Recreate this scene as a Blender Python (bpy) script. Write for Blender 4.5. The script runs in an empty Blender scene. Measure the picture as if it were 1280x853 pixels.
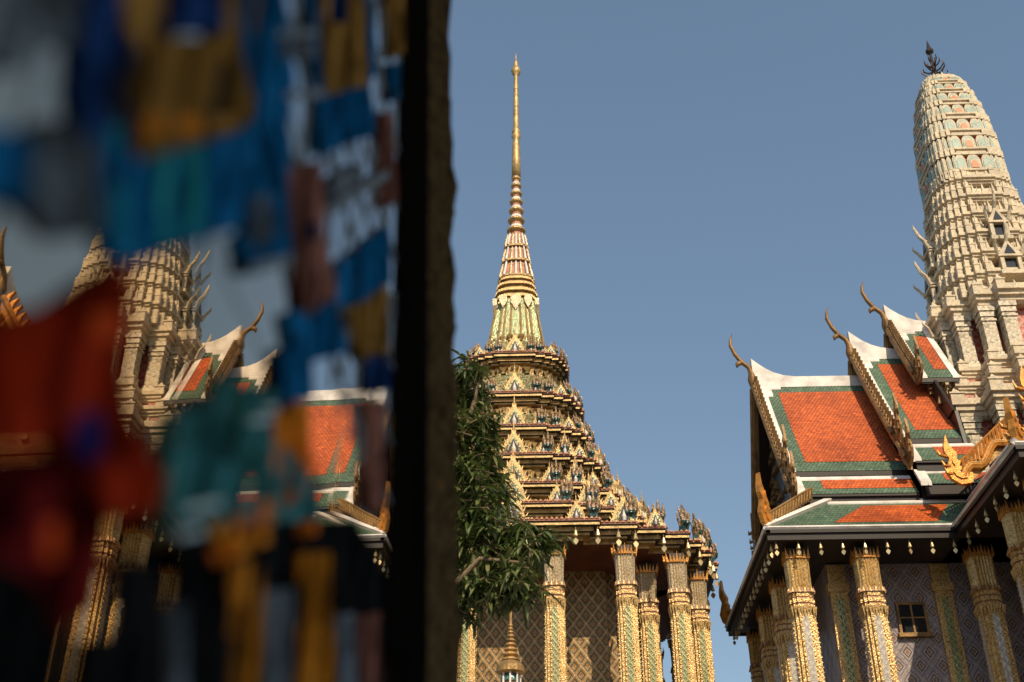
import bpy, bmesh, math, random
from mathutils import Vector, Matrix
R = math.radians
rnd = random.Random(7)
sc = bpy.context.scene
COL = sc.collection

# ---------------------------------------------------------------- camera, sky, sun, exposure
cd = bpy.data.cameras.new('camera'); cam = bpy.data.objects.new('camera', cd); COL.objects.link(cam)
cd.sensor_width = 36.0
cd.lens = 1456.0 / 1280.0 * 36.0
cd.clip_start = 0.05; cd.clip_end = 5000
cam.location = (0, 0, 0)                       # eye height: the terrace floor lies at z = -1.6
cam.rotation_euler = (R(90 + 31.0), 0, R(2.2))
cd.dof.use_dof = True
cd.dof.focus_distance = 25.0
cd.dof.aperture_fstop = 1.7
sc.camera = cam

SUN = Vector((0.30, -1.0, 0.88)).normalized()  # direction towards the sun: behind the camera, a little to the right
w = bpy.data.worlds.new('World'); sc.world = w; w.use_nodes = True
nt = w.node_tree; bg = nt.nodes['Background']
sky = nt.nodes.new('ShaderNodeTexSky'); sky.sky_type = 'NISHITA'; sky.sun_disc = False
sky.sun_elevation = math.asin(SUN.z); sky.sun_rotation = math.atan2(SUN.x, SUN.y)
sky.altitude = 0; sky.air_density = 1.0; sky.dust_density = 1.2; sky.ozone_density = 1.2
gm = nt.nodes.new('ShaderNodeGamma'); gm.inputs['Gamma'].default_value = 0.66; nt.links.new(sky.outputs[0], gm.inputs['Color'])
hs = nt.nodes.new('ShaderNodeHueSaturation'); hs.inputs['Saturation'].default_value = 1.17; hs.inputs['Hue'].default_value = 0.495; hs.inputs['Value'].default_value = 1.35
nt.links.new(gm.outputs[0], hs.inputs['Color']); nt.links.new(hs.outputs[0], bg.inputs['Color'])
bg.inputs['Strength'].default_value = 0.15
sl = bpy.data.lights.new('sun', 'SUN'); sl.energy = 4.1; sl.angle = R(0.5); sl.color = (1.0, 0.82, 0.57)
so = bpy.data.objects.new('sun', sl); COL.objects.link(so); so.location = (20, -40, 60)
so.rotation_euler = (-SUN).to_track_quat('-Z', 'Y').to_euler()
sc.view_settings.view_transform = 'Standard'; sc.view_settings.look = 'None'
sc.view_settings.exposure = 0.0; sc.view_settings.gamma = 1.0

# ---------------------------------------------------------------- materials
class NT:
    def __init__(s, name):
        s.m = bpy.data.materials.new(name); s.m.use_nodes = True
        s.t = s.m.node_tree; s.b = s.t.nodes['Principled BSDF']
    def n(s, typ, **k):
        x = s.t.nodes.new('ShaderNode' + typ)
        for a, v in k.items(): setattr(x, a, v)
        return x
    def l(s, a, b): s.t.links.new(a, b)
    def math(s, op, a, b=None, c=None):
        x = s.n('Math', operation=op)
        for i, q in enumerate((a, b, c)):
            if q is None: continue
            if isinstance(q, (int, float)): x.inputs[i].default_value = q
            else: s.l(q, x.inputs[i])
        return x.outputs[0]
    def ramp(s, fac, stops, interp='LINEAR'):
        x = s.n('ValToRGB'); cr = x.color_ramp; cr.interpolation = interp
        while len(cr.elements) < len(stops): cr.elements.new(0.5)
        for e, (p, c) in zip(cr.elements, stops):
            e.position = p; e.color = (c[0], c[1], c[2], 1)
        s.l(fac, x.inputs[0]); return x.outputs[0]
    def obj(s): return s.n('TexCoord').outputs['Object']
    def noise(s, scale, detail=3.0, vec=None):
        x = s.n('TexNoise'); x.inputs['Scale'].default_value = scale; x.inputs['Detail'].default_value = detail
        s.l(vec if vec else s.obj(), x.inputs['Vector']); return x.outputs['Fac']
    def vor(s, scale, vec=None, feature='F1'):
        x = s.n('TexVoronoi', feature=feature); x.inputs['Scale'].default_value = scale
        s.l(vec if vec else s.obj(), x.inputs['Vector']); return x
    def mix(s, fac, a, b, mode='MIX'):
        x = s.n('MixRGB', blend_type=mode)
        for i, q in zip((0, 1, 2), (fac, a, b)):
            if isinstance(q, (int, float)): x.inputs[i].default_value = q
            elif isinstance(q, tuple): x.inputs[i].default_value = (*q, 1)
            else: s.l(q, x.inputs[i])
        return x.outputs[0]
    def bump(s, h, dist=0.02, st=0.6):
        x = s.n('Bump'); x.inputs['Strength'].default_value = st; x.inputs['Distance'].default_value = dist
        s.l(h, x.inputs['Height']); s.l(x.outputs[0], s.b.inputs['Normal'])
    def fin(s, color=None, rough=.6, metal=0., spec=.4):
        if color is not None:
            if isinstance(color, tuple): s.b.inputs['Base Color'].default_value = (*color, 1)
            else: s.l(color, s.b.inputs['Base Color'])
        if isinstance(rough, (int, float)): s.b.inputs['Roughness'].default_value = rough
        else: s.l(rough, s.b.inputs['Roughness'])
        s.b.inputs['Metallic'].default_value = metal
        s.b.inputs['Specular IOR Level'].default_value = spec
        return s.m

def plain(name, c, rough=.6, metal=0., var=.35, scale=3., bump=0., spec=.4, bscale=None, fine=None):
    s = NT(name)
    d = tuple(x * (1 - var) for x in c); e = tuple(min(1, x * (1 + var * .6)) for x in c)
    f = s.noise(scale, 5.)
    col = s.ramp(f, [(.3, d), (.5, c), (.7, e)])
    if fine:                                    # small chips of a second colour
        v = s.vor(fine[0]); k = s.math('GREATER_THAN', v.outputs['Color'], fine[1])
        col = s.mix(k, col, fine[2])
    if bump: s.bump(s.noise(bscale or scale * 6, 4.), bump)
    return s.fin(col, rough, metal, spec)

def mosaic(name, cols, scale, rough=.3, metal=.3, relief=.012, tilt=True, gap=(.05, .03, .015), gapw=.5):
    """little set pieces: a colour of its own for each cell, dark joints, each piece a bit tilted"""
    s = NT(name); v = s.vor(scale)
    sep = s.n('SeparateColor'); s.l(v.outputs['Color'], sep.inputs[0])
    n = len(cols); col = s.ramp(sep.outputs[0], [(i / n, c) for i, c in enumerate(cols)], 'CONSTANT')
    d = v.outputs['Distance']
    k = s.ramp(d, [(gapw, (0, 0, 0)), (min(1, gapw + .12), (1, 1, 1))])
    col = s.mix(k, col, gap)
    st = s.noise(1.3, 4.)
    col = s.mix(.55, col, s.ramp(st, [(.3, (.62, .6, .56)), (.65, (1, 1, 1))]), 'MULTIPLY')
    h = s.math('SUBTRACT', s.math('MULTIPLY', sep.outputs[1], .5), d)
    s.bump(h, relief, .7)
    return s.fin(col, rough, metal, .5)

def lattice(name, su, sv, stops, rough=.4, metal=.2, relief=.02, speck=None):
    """diamond trellis on an upright face along x or y: u = x + y, v = z"""
    s = NT(name); sp = s.n('SeparateXYZ'); s.l(s.obj(), sp.inputs[0])
    u = s.math('DIVIDE', s.math('ADD', sp.outputs[0], sp.outputs[1]), su); v = s.math('DIVIDE', sp.outputs[2], sv)
    def tri(a): return s.math('MULTIPLY', s.math('ABSOLUTE', s.math('SUBTRACT', s.math('FRACT', a), .5)), 2.)
    d = s.math('MAXIMUM', tri(s.math('ADD', u, v)), tri(s.math('SUBTRACT', u, v)))
    dn = s.math('ADD', d, s.math('MULTIPLY', s.math('SUBTRACT', s.noise(9., 2.), .5), .10))
    col = s.ramp(dn, stops, 'CONSTANT')
    vo = s.vor(26.); sep = s.n('SeparateColor'); s.l(vo.outputs['Color'], sep.inputs[0])
    col = s.mix(.55, col, s.ramp(sep.outputs[0], [(0, (.45, .42, .4)), (1, (1.25, 1.2, 1.1))]), 'MULTIPLY')
    if speck:
        k = s.math('GREATER_THAN', s.math('ADD', tri(s.math('ADD', u, v)), tri(s.math('SUBTRACT', u, v))), 1.86)
        col = s.mix(k, col, speck)
    st = s.noise(.9, 4.)
    col = s.mix(.5, col, s.ramp(st, [(.3, (.6, .58, .55)), (.62, (1, 1, 1))]), 'MULTIPLY')
    s.bump(s.math('ADD', d, s.math('MULTIPLY', sep.outputs[1], .35)), relief, .7)
    return s.fin(col, rough, metal, .5)

def tilemat(name, c, c2):
    """fish-scale glazed roof tiles laid in rows, uv in metres"""
    s = NT(name); tc = s.n('TexCoord')
    sp = s.n('SeparateXYZ'); s.l(tc.outputs['UV'], sp.inputs[0])
    TW, TH = .115, .105
    row = s.math('DIVIDE', sp.outputs[1], TH); ri = s.math('FLOOR', row); rf = s.math('FRACT', row)
    off = s.math('MULTIPLY', s.math('MODULO', ri, 2.), .5)
    cx = s.math('ADD', s.math('DIVIDE', sp.outputs[0], TW), off); ci = s.math('FLOOR', cx); cf = s.math('FRACT', cx)
    cmb = s.n('CombineXYZ'); s.l(ci, cmb.inputs[0]); s.l(ri, cmb.inputs[1])
    wn = s.n('TexWhiteNoise'); s.l(cmb.outputs[0], wn.inputs['Vector'])
    ed = s.math('ABSOLUTE', s.math('SUBTRACT', cf, .5))
    edge = s.math('ADD', rf, s.math('MULTIPLY', s.math('MULTIPLY', ed, ed), 2.6))
    joint = s.ramp(edge, [(.0, (.42, .42, .42)), (.2, (1, 1, 1)), (.8, (1, 1, 1)), (1., (.7, .7, .7))])
    col = s.ramp(wn.outputs['Value'], [(0, c2), (.4, c), (.8, c), (1, tuple(min(1, x * 1.35) for x in c))])
    col = s.mix(1., col, joint, 'MULTIPLY')
    st = s.noise(.7, 6.)
    col = s.mix(.6, col, s.ramp(st, [(.32, (.5, .46, .44)), (.6, (1, 1, 1))]), 'MULTIPLY')
    s.bump(s.math('ADD', s.math('SUBTRACT', 1., edge), s.math('MULTIPLY', wn.outputs['Value'], .4)), .03, .8)
    return s.fin(col, .42, 0., .35)

M = {}
M['gold'] = plain('gilding', (.50, .34, .14), .42, .35, .45, 4., .03, .5, 22.)
M['goldlight'] = mosaic('gold_mosaic', [(.70, .46, .17), (.62, .39, .13), (.76, .54, .24), (.56, .34, .10), (.68, .47, .22)], 24., .36, .3, gapw=.62, gap=(.32, .18, .06))
M['golddark'] = plain('old_gilding', (.38, .23, .085), .5, .4, .5, 4., .03, .4, 18.)
M['orangegold'] = plain('orange_gilding', (.62, .27, .05), .42, .4, .4, 5., .02, .5, 25.)
M['bronze'] = plain('brown_shaded_gilt_wood', (.26, .145, .05), .5, .25, .5, 3., .02, .4, 20.)  # brown gilding, also the darker copy that puts shade on the left wing
M['cream'] = plain('cream_porcelain', (.66, .54, .36), .55, 0., .28, 2.2, .03, .4, 16., fine=(14., .62, (.50, .43, .32)))
M['creamtile'] = mosaic('cream_tile', [(.64, .54, .38), (.57, .47, .32), (.54, .48, .36), (.68, .58, .42)], 9., .45, 0., .012, gap=(.30, .25, .16), gapw=.6)
M['white'] = plain('white_stucco', (.76, .71, .66), .6, 0., .30, 2.4, .01, .3, 12.)
M['brick'] = plain('brick_red_enamel', (.30, .11, .05), .45, 0., .4, 8.)
M['red'] = plain('red_paint', (.42, .06, .035), .55, 0., .3, 3.)
M['pinkterra'] = plain('pink_terracotta', (.50, .23, .14), .55, 0., .45, 7., .02, .4, 25.)
M['nagaskin'] = mosaic('pink_gold_mosaic', [(.46, .24, .14), (.52, .36, .16), (.30, .15, .09), (.55, .42, .24), (.22, .20, .14)], 20., .4, .2, gap=(.10, .06, .03))
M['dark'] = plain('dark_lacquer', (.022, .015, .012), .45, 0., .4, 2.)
M['brownfascia'] = plain('dark_brown_lacquer', (.022, .015, .013), .45, 0., .4, 2., spec=.3)
M['soffit'] = plain('red_lacquer_soffit', (.13, .035, .018), .5, 0., .4, 1.5)
M['green'] = mosaic('green_glass_mosaic', [(.14, .27, .13), (.24, .34, .16), (.40, .40, .18), (.18, .30, .2), (.50, .44, .20)], 22., .25, .2, gap=(.20, .17, .07), gapw=.6)
M['greengold'] = mosaic('green_gold_mosaic', [(.30, .33, .14), (.46, .42, .2), (.55, .42, .18), (.22, .32, .2), (.52, .50, .32)], 13., .28, .3, gap=(.16, .12, .05))
M['teal'] = mosaic('teal_glass_mosaic', [(.03, .13, .14), (.05, .20, .18), (.02, .08, .12), (.10, .26, .22)], 16., .25, .2)
M['petalteal'] = plain('pale_teal_porcelain', (.20, .30, .25), .4, 0., .3, 3., .02, .5, 18.)
M['petalorange'] = plain('orange_porcelain', (.60, .17, .045), .45, 0., .3, 4.)
M['silver'] = mosaic('silver_glass_mosaic', [(.70, .58, .40), (.58, .47, .33), (.76, .64, .44), (.62, .46, .24)], 30., .3, .3, gap=(.30, .20, .10), gapw=.6)
M['iron'] = plain('dark_iron', (.06, .045, .035), .5, .6, .4, 5.)
M['tile_orange'] = tilemat('orange_roof_tile', (.62, .125, .026), (.46, .085, .022))
M['tile_green'] = tilemat('green_roof_tile', (.12, .19, .12), (.075, .14, .09))
M['wall_gold'] = lattice('gold_trellis_mosaic', .41, .54, [(0, (.34, .17, .045)), (.36, (.40, .24, .08)), (.46, (.015, .045, .042)), (.66, (.42, .27, .10)), (.74, (.10, .10, .06)), (.80, (.44, .26, .09))], speck=(.62, .56, .48))
M['wall_pink'] = lattice('pale_diamond_tile', .60, .76, [(0, (.30, .15, .11)), (.18, (.40, .33, .29)), (.32, (.07, .045, .05)), (.44, (.42, .34, .32)), (.64, (.12, .15, .23)), (.76, (.36, .29, .29))], .35, 0., .012, speck=(.46, .42, .40))
M['strip_green'] = lattice('green_column_mosaic', .16, .21, [(0, (.50, .44, .20)), (.3, (.10, .22, .12)), (.62, (.32, .36, .16)), (.8, (.52, .44, .2))], .28, .2, .012)
M['strip_white'] = lattice('pale_column_mosaic', .20, .26, [(0, (.52, .40, .24)), (.26, (.62, .60, .58)), (.5, (.40, .42, .46)), (.64, (.64, .60, .54)), (.84, (.48, .40, .30))], .28, .1, .012)
M['redlattice'] = lattice('red_diaper_tile', .30, .30, [(0, (.50, .09, .06)), (.74, (.62, .42, .30)), (.9, (.5, .12, .08))], .45, 0., .01)
M['glass'] = plain('dark_window_glass', (.02, .025, .03), .08, 0., .1, 2., spec=.6)
M['stone'] = plain('grey_stone_paving', (.10, .095, .085), .7, 0., .25, .8, .01)
M['bark'] = plain('brown_bark', (.20, .14, .085), .85, 0., .4, 6., .03)

def leafmat():
    s = NT('glossy_mango_leaf'); g = s.n('ObjectInfo')
    n = s.noise(1.8, 3.); n2 = s.vor(7.)
    sep = s.n('SeparateColor'); s.l(n2.outputs['Color'], sep.inputs[0])
    c = s.ramp(sep.outputs[0], [(0, (.035, .07, .018)), (.35, (.075, .12, .03)), (.7, (.13, .17, .05)), (1, (.24, .24, .10))])
    s.b.inputs['Subsurface Weight'].default_value = 0
    s.b.inputs['Transmission Weight'].default_value = 0
    tr = s.n('BsdfTranslucent'); s.l(s.mix(.5, c, (.16, .20, .03)), tr.inputs['Color'])
    mx = s.n('MixShader'); mx.inputs[0].default_value = .25
    m = s.fin(c, .34, 0., .55); out = s.t.nodes['Material Output']
    s.l(s.b.outputs[0], mx.inputs[1]); s.l(tr.outputs[0], mx.inputs[2]); s.l(mx.outputs[0], out.inputs['Surface'])
    return m
M['leaf'] = leafmat()

# ---------------------------------------------------------------- mesh building
class MB:
    def __init__(s): s.v = []; s.f = []; s.mi = []; s.uv = {}
    def face(s, pts, m=0, uv=None):
        i = len(s.v); s.v += [tuple(p) for p in pts]; s.f.append(tuple(range(i, i + len(pts)))); s.mi.append(m)
        if uv: s.uv[len(s.f) - 1] = uv
    def loft(s, rings, m=0, cap0=True, cap1=True, closed=True):
        n = len(rings[0]); b = len(s.v)
        for r in rings: s.v += [tuple(p) for p in r]
        for j in range(len(rings) - 1):
            mm = m[j] if isinstance(m, (list, tuple)) else m
            for i in range(n if closed else n - 1):
                k = (i + 1) % n
                s.f.append((b + j * n + i, b + j * n + k, b + (j + 1) * n + k, b + (j + 1) * n + i)); s.mi.append(mm)
        m0 = m[0] if isinstance(m, (list, tuple)) else m; m1 = m[-1] if isinstance(m, (list, tuple)) else m
        if cap0: s.f.append(tuple(range(b, b + n))); s.mi.append(m0)
        if cap1: s.f.append(tuple(range(b + (len(rings) - 1) * n, b + len(rings) * n))); s.mi.append(m1)
    def box(s, a, b, m=0):
        (x0, y0, z0), (x1, y1, z1) = a, b
        s.loft([[(x0, y0, z0), (x1, y0, z0), (x1, y1, z0), (x0, y1, z0)], [(x0, y0, z1), (x1, y0, z1), (x1, y1, z1), (x0, y1, z1)]], m)
    def ext(s, poly, T, t0, t1, m=0):
        """a 2-d outline given thickness: T(a, b, t) places it"""
        s.loft([[T(a, b, t0) for a, b in poly], [T(a, b, t1) for a, b in poly]], m)
    def tube(s, path, rad, n=6, m=0, flat=None):
        path = [Vector(p) for p in path]; rings = []; up = None
        for i, p in enumerate(path):
            d = (path[min(i + 1, len(path) - 1)] - path[max(i - 1, 0)])
            d = d.normalized() if d.length > 1e-9 else Vector((0, 0, 1))
            if up is None: up = Vector((0, 0, 1)) if abs(d.z) < .9 else Vector((0, 1, 0))
            a = d.cross(up).normalized(); b = a.cross(d).normalized(); up = b
            r = rad[i] if isinstance(rad, (list, tuple)) else rad
            rings.append([p + a * (r * math.cos(2 * math.pi * k / n) * (flat or 1)) + b * (r * math.sin(2 * math.pi * k / n)) for k in range(n)])
        s.loft(rings, m)
    def lathe(s, prof, n=12, c=(0, 0, 0), m=0):
        s.loft([[(c[0] + r * math.cos(2 * math.pi * k / n), c[1] + r * math.sin(2 * math.pi * k / n), c[2] + z) for k in range(n)] for r, z in prof], m)
    def spike(s, p, w, h, m=0, n=4, tip=None):
        """small upright pointed leaf"""
        x, y, z = p; t = tip or (x, y, z + h)
        r0 = [(x + w * .5 * math.cos(math.pi / 4 + 2 * math.pi * k / n), y + w * .5 * math.sin(math.pi / 4 + 2 * math.pi * k / n), z) for k in range(n)]
        b = len(s.v); s.v += r0 + [tuple(t)]
        for k in range(n): s.f.append((b + k, b + (k + 1) % n, b + n)); s.mi.append(m)
        s.f.append(tuple(range(b, b + n))); s.mi.append(m)
    def add(s, o, T=None):
        b = len(s.v); s.v += [tuple(T(*p)) if T else p for p in o.v]
        fo = len(s.f)
        s.f += [tuple(i + b for i in f) for f in o.f]; s.mi += o.mi
        for k, u in o.uv.items(): s.uv[k + fo] = u

WLOC = {}
def link(name, data, parent=None, loc=(0, 0, 0)):
    o = bpy.data.objects.new(name, data); COL.objects.link(o); WLOC[o.name] = Vector(loc)
    if parent:
        o.parent = parent; o.location = Vector(loc) - WLOC[parent.name]
    else: o.location = loc
    return o
def tag(o, label=None, cat=None, group=None, kind=None):
    for k, v in (('label', label), ('category', cat), ('group', group), ('kind', kind)):
        if v: o[k] = v
    return o
def obj(name, mb, mats, parent=None, loc=(0, 0, 0), smooth=False, recalc=True):
    me = bpy.data.meshes.new(name)
    me.from_pydata([tuple(p) for p in mb.v], [], mb.f)
    for m in (mats if isinstance(mats, (list, tuple)) else [mats]): me.materials.append(M[m] if isinstance(m, str) else m)
    me.polygons.foreach_set('material_index', mb.mi)
    if mb.uv:
        ul = me.uv_layers.new(name='UVMap')
        for k, u in mb.uv.items():
            for li, q in zip(me.polygons[k].loop_indices, u): ul.data[li].uv = q
    if recalc:
        bm = bmesh.new(); bm.from_mesh(me); bmesh.ops.recalc_face_normals(bm, faces=bm.faces); bm.to_mesh(me); bm.free()
    if smooth: me.polygons.foreach_set('use_smooth', [True] * len(me.polygons))
    me.update()
    return link(name, me, parent, loc)
def empty(name, loc, label, cat, group=None):
    o = link(name, None, None, loc); o.empty_display_size = .5
    return tag(o, label, cat, group)
def dup(o, parent, loc, rz=0.):
    """copy one part with its own pieces and hang it on a thing"""
    c = o.copy(); COL.objects.link(c); WLOC[c.name] = Vector(loc); c.parent = parent
    c.location = Vector(loc) - (WLOC[parent.name] if parent else Vector()); c.rotation_euler = (0, 0, rz)
    for ch in o.children:
        g = ch.copy(); COL.objects.link(g); g.parent = c
    return c

FR = [(1, .41), (.95, .58), (.89, .71), (.825, .825), (.71, .89), (.58, .95), (.41, 1)]   # outer corners of a redented quarter
def corners(a, fr=FR): return [(x * a, y * a) for x, y in fr]
def quarter(a, d=0., fr=FR):
    c = corners(a, fr); out = []
    for i, (x, y) in enumerate(c):
        out.append((x - d, y - d))
        if i + 1 < len(c): out.append((c[i + 1][0] - d, y - d))
    return out
def redent(a, d=0., fr=FR):
    q = quarter(a, d, fr)
    r = list(q)
    r += [(-x, y) for x, y in reversed(q)]
    r += [(-x, -y) for x, y in q]
    r += [(x, -y) for x, y in reversed(q)]
    return r
def ring(a, z, c, d=0., fr=FR): return [(c[0] + x, c[1] + y, z) for x, y in redent(a, d, fr)]

# ---------------------------------------------------------------- ground
GZ = -1.6
g = MB(); g.face([(-3000, -3000, GZ - .3), (3000, -3000, GZ - .3), (3000, 3000, GZ - .3), (-3000, 3000, GZ - .3)])
tag(obj('ground', g, 'stone', recalc=False), kind='structure')
g = MB(); g.box((-45, -30, GZ - .32), (45, 75, GZ)); tag(obj('terrace', g, 'stone'), kind='structure')

# ---------------------------------------------------------------- columns shared by both buildings
CFR = [(1, .5), (.8, .8), (.5, 1)]
def sq(hw, th, p=.75):
    c, s = abs(math.cos(th)), abs(math.sin(th)); return hw / (max(c, s) ** p)
def column(parent, loc, hc, hw, strip, shaftmat='goldlight', petal='silver', crown='orangegold', fl=1.):
    tp = .90
    s = MB()
    s.loft([ring(hw * 1.45, 0, (0, 0), fr=CFR), ring(hw * 1.45, .35, (0, 0), fr=CFR), ring(hw * 1.2, .5, (0, 0), fr=CFR), ring(hw * 1.2, .7, (0, 0), fr=CFR)], 0)
    s.loft([ring(hw, .7, (0, 0), fr=CFR), ring(hw * tp, hc - 1.3, (0, 0), fr=CFR)], 0)
    for k in range(4):                                   # raised beads down both edges of every face
        cs, sn = math.cos(k * math.pi / 2), math.sin(k * math.pi / 2)
        for e in (-.42, .42):
            n = int(hc / .13)
            for i in range(8, n - 15):
                z = i * .13; t = 1 - (1 - tp) * z / hc; y = -hw * t - .012; x = e * hw * t
                bx = MB(); bx.spike((x, y, z), .055, .045); 
                s.add(bx, lambda a, b, c: (a * cs - b * sn, a * sn + b * cs, c))
    o = obj('column', s, shaftmat, parent, loc)
    m = MB(); z0, z1 = .9, hc - 2.05
    for k in range(4):
        cs, sn = math.cos(k * math.pi / 2), math.sin(k * math.pi / 2)
        T = lambda a, b, c: (a * cs - b * sn, a * sn + b * cs, c)
        w0, w1 = hw * .30, hw * .30 * tp; y0, y1 = -hw - .012, -hw * tp - .014
        q = MB(); q.loft([[(-w0, y0, z0), (w0, y0, z0), (w0, y0 + .05, z0), (-w0, y0 + .05, z0)],
                          [(-w1, y1, z1), (w1, y1, z1), (w1, y1 + .05, z1), (-w1, y1 + .05, z1)],
                          [(-.01, y1, z1 + .25), (.01, y1, z1 + .25), (.01, y1 + .05, z1 + .25), (-.01, y1 + .05, z1 + .25)]])
        m.add(q, T)
    obj('mosaic_strip', m, strip, o, loc)
    c = MB(); ww = hw * tp
    for (za, zb, f, mi) in ((1.68, 1.60, 1.06, 0), (1.60, 1.55, 1.02, 1), (1.55, 1.44, 1.10, 0), (1.44, 1.39, 1.03, 1), (1.39, 1.28, 1.07, 0)):
        c.loft([ring(ww * f, hc - za, (0, 0), fr=CFR), ring(ww * f, hc - zb, (0, 0), fr=CFR)], mi)
    for k in range(28):                                  # small leaves hanging below and standing above the bands
        th = 2 * math.pi * k / 28; r = sq(ww * 1.06, th)
        c.spike((r * math.cos(th), r * math.sin(th), hc - 1.68), .13, -.26 - .14 * (k % 7 == 0), 0)
        c.spike((r * 1.05 * math.cos(th), r * 1.05 * math.sin(th), hc - 1.28), .11, .16, 1 if k % 2 else 0)
    obj('collar', c, ['goldlight', 'brick'], o, loc)
    p = MB(); n = 24; rs = []
    for (z, f) in ((1.28, .97), (1.0, .97), (.7, .97 + .03 * fl), (.45, .97 + .07 * fl), (.30, .97 + .12 * fl), (.22, .97 + .10 * fl)):
        rs.append([(sq(ww * f, math.pi * i / n) * (1.05 if i % 2 else .93) * math.cos(math.pi * i / n), sq(ww * f, math.pi * i / n) * (1.05 if i % 2 else .93) * math.sin(math.pi * i / n), hc - z) for i in range(2 * n)])
    p.loft(rs, 0)
    p.box((-ww * .8, -ww * .8, hc - .25), (ww * .8, ww * .8, hc), 2)
    for k in range(24):
        th = 2 * math.pi * k / 24; r = sq(ww * (.98 + .13 * fl), th); cx, sx = math.cos(th), math.sin(th)
        h = .25 + .09 * (k % 3 == 0)
        p.spike((r * cx, r * sx, hc - .32), .12, h, 1, 4, ((r + .02 + .07 * fl) * cx, (r + .02 + .07 * fl) * sx, hc - .32 + h))
    obj('capital', p, [petal, crown, 'dark'], o, loc)
    return o

# ---------------------------------------------------------------- the square spired temple (middle)
A = Vector((-1.35, 39.9, 0))
mon = empty('spired_temple', (A.x, A.y, GZ), 'golden square temple with many stepped roofs under one slender needle spire, behind the green tree', 'temple')
b = MB()
for a, z0, z1 in ((8.6, GZ, -.9), (8.1, -.9, -.1), (7.6, -.1, .6), (7.2, .6, 1.2)):
    b.loft([ring(a, z0, A), ring(a, z1 - .15, A), ring(a + .12, z1 - .15, A), ring(a + .12, z1, A)])
obj('platform', b, 'white', mon)
b = MB(); WF = [(1, .84), (.92, .92), (.84, 1)]
b.loft([ring(3.55, 1.2, A, fr=WF), ring(3.55, 13.2, A, fr=WF)])
obj('wall', b, 'wall_gold', mon)

proto = None
def mcol(x, y):
    global proto
    loc = (A.x + x, A.y + y, 1.2)
    if proto is None: proto = column(mon, loc, 11.78, .315, 'strip_green')
    else: dup(proto, mon, loc)
for (x, y) in [(1.32, 5.9), (3.48, 5.9), (5.12, 5.12), (5.9, 3.48), (5.9, 1.32), (4.25, 4.2)]:
    for sx in (1, -1):
        for sy in (-1, 1): mcol(sx * x, sy * y)

def edges(loop):
    for i in range(len(loop)): yield loop[i], loop[(i + 1) % len(loop)]
TIERS = [(6.8, 13.42), (4.9, 14.82), (4.1, 15.88), (3.46, 17.25), (2.96, 18.6), (2.58, 20.15), (2.06, 22.15)]
NEXT = TIERS[1:] + [(1.55, 23.9)]

def naga_mesh():
    m = MB()
    m.loft([[(-.13, -.1, 0), (.13, -.1, 0), (.13, .12, 0), (-.13, .12, 0)], [(-.17, -.14, .22), (.17, -.14, .22), (.15, .06, .22), (-.15, .06, .22)], [(-.11, -.16, .38), (.11, -.16, .38), (.11, .02, .38), (-.11, .02, .38)]], 0)
    for x, h in ((0, 1.14), (-.15, .98), (.15, .98)):
        m.tube([(x * .5, -.05, .22), (x, -.15, .42), (x * 1.15, -.10, .62), (x * 1.2, -.02, h - .15), (x * 1.3, .0, h)], [.06, .10, .085, .045, .004], 6, 1)
        m.tube([(x * .6, -.1, .25), (x * .9, -.22, .36), (x * .9, -.24, .44)], [.06, .065, .02], 5, 0)
        m.spike((x, -.245, .40), .05, .07, 2)
        m.tube([(x, -.12, .5), (x * 1.3, -.2, .68), (x * 1.4, -.16, .8)], [.03, .03, .003], 4, 3)
    for x in (-.22, .22):
        m.tube([(x * .6, 0, .25), (x * 1.1, .02, .5), (x * 1.15, .05, .8)], [.05, .05, .004], 5, 1)
    me = obj('naga_finial', m, ['teal', 'nagaskin', 'white', 'gold'])
    return me
def gable_mesh():
    m = MB(); o = [(-.5, 0), (-.5, .12), (-.42, .2), (-.36, .42), (-.24, .62), (-.12, .76), (0, .98)]
    o = o + [(-x, z) for x, z in reversed(o[:-1])]
    Tn = lambda a, c, t: (a, t, c)
    i1 = [(x * .72, .05 + z * .74) for x, z in o]; i2 = [(x * .45, .08 + z * .5) for x, z in o]
    m.ext(o, Tn, -.10, .12, 0); m.ext(i1, Tn, -.135, -.09, 1); m.ext(i2, Tn, -.15, -.13, 2)
    m.tube([(0, -.17, .08), (0, -.19, .2), (0, -.18, .33), (0, -.17, .48)], [.07, .09, .05, .005], 6, 3)
    m.lathe([(.05, .92), (.07, 1.0), (.03, 1.08), (.035, 1.16), (.008, 1.3), (.0, 1.5)], 6, m=0)
    for (x, z), (x2, z2) in zip(o[1:-1], o[2:]):
        m.spike(((x + x2) / 2, -.04, (z + z2) / 2), .08, .15, 0, 4, ((x + x2) / 2 * 1.18, -.04, (z + z2) / 2 + .15))
    return obj('gable_ornament', m, ['gold', 'greengold', 'dark', 'white'])
naga0, gab0 = naga_mesh(), gable_mesh()
used = {'n': False, 'g': False}
def place(src, key, parent, loc, rz, sc3):
    if not used[key]:
        o = src; used[key] = True; o.parent = parent; o.location = Vector(loc) - WLOC[parent.name]; o.rotation_euler = (0, 0, rz)
    else: o = dup(src, parent, loc, rz)
    o.scale = sc3; return o

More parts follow.
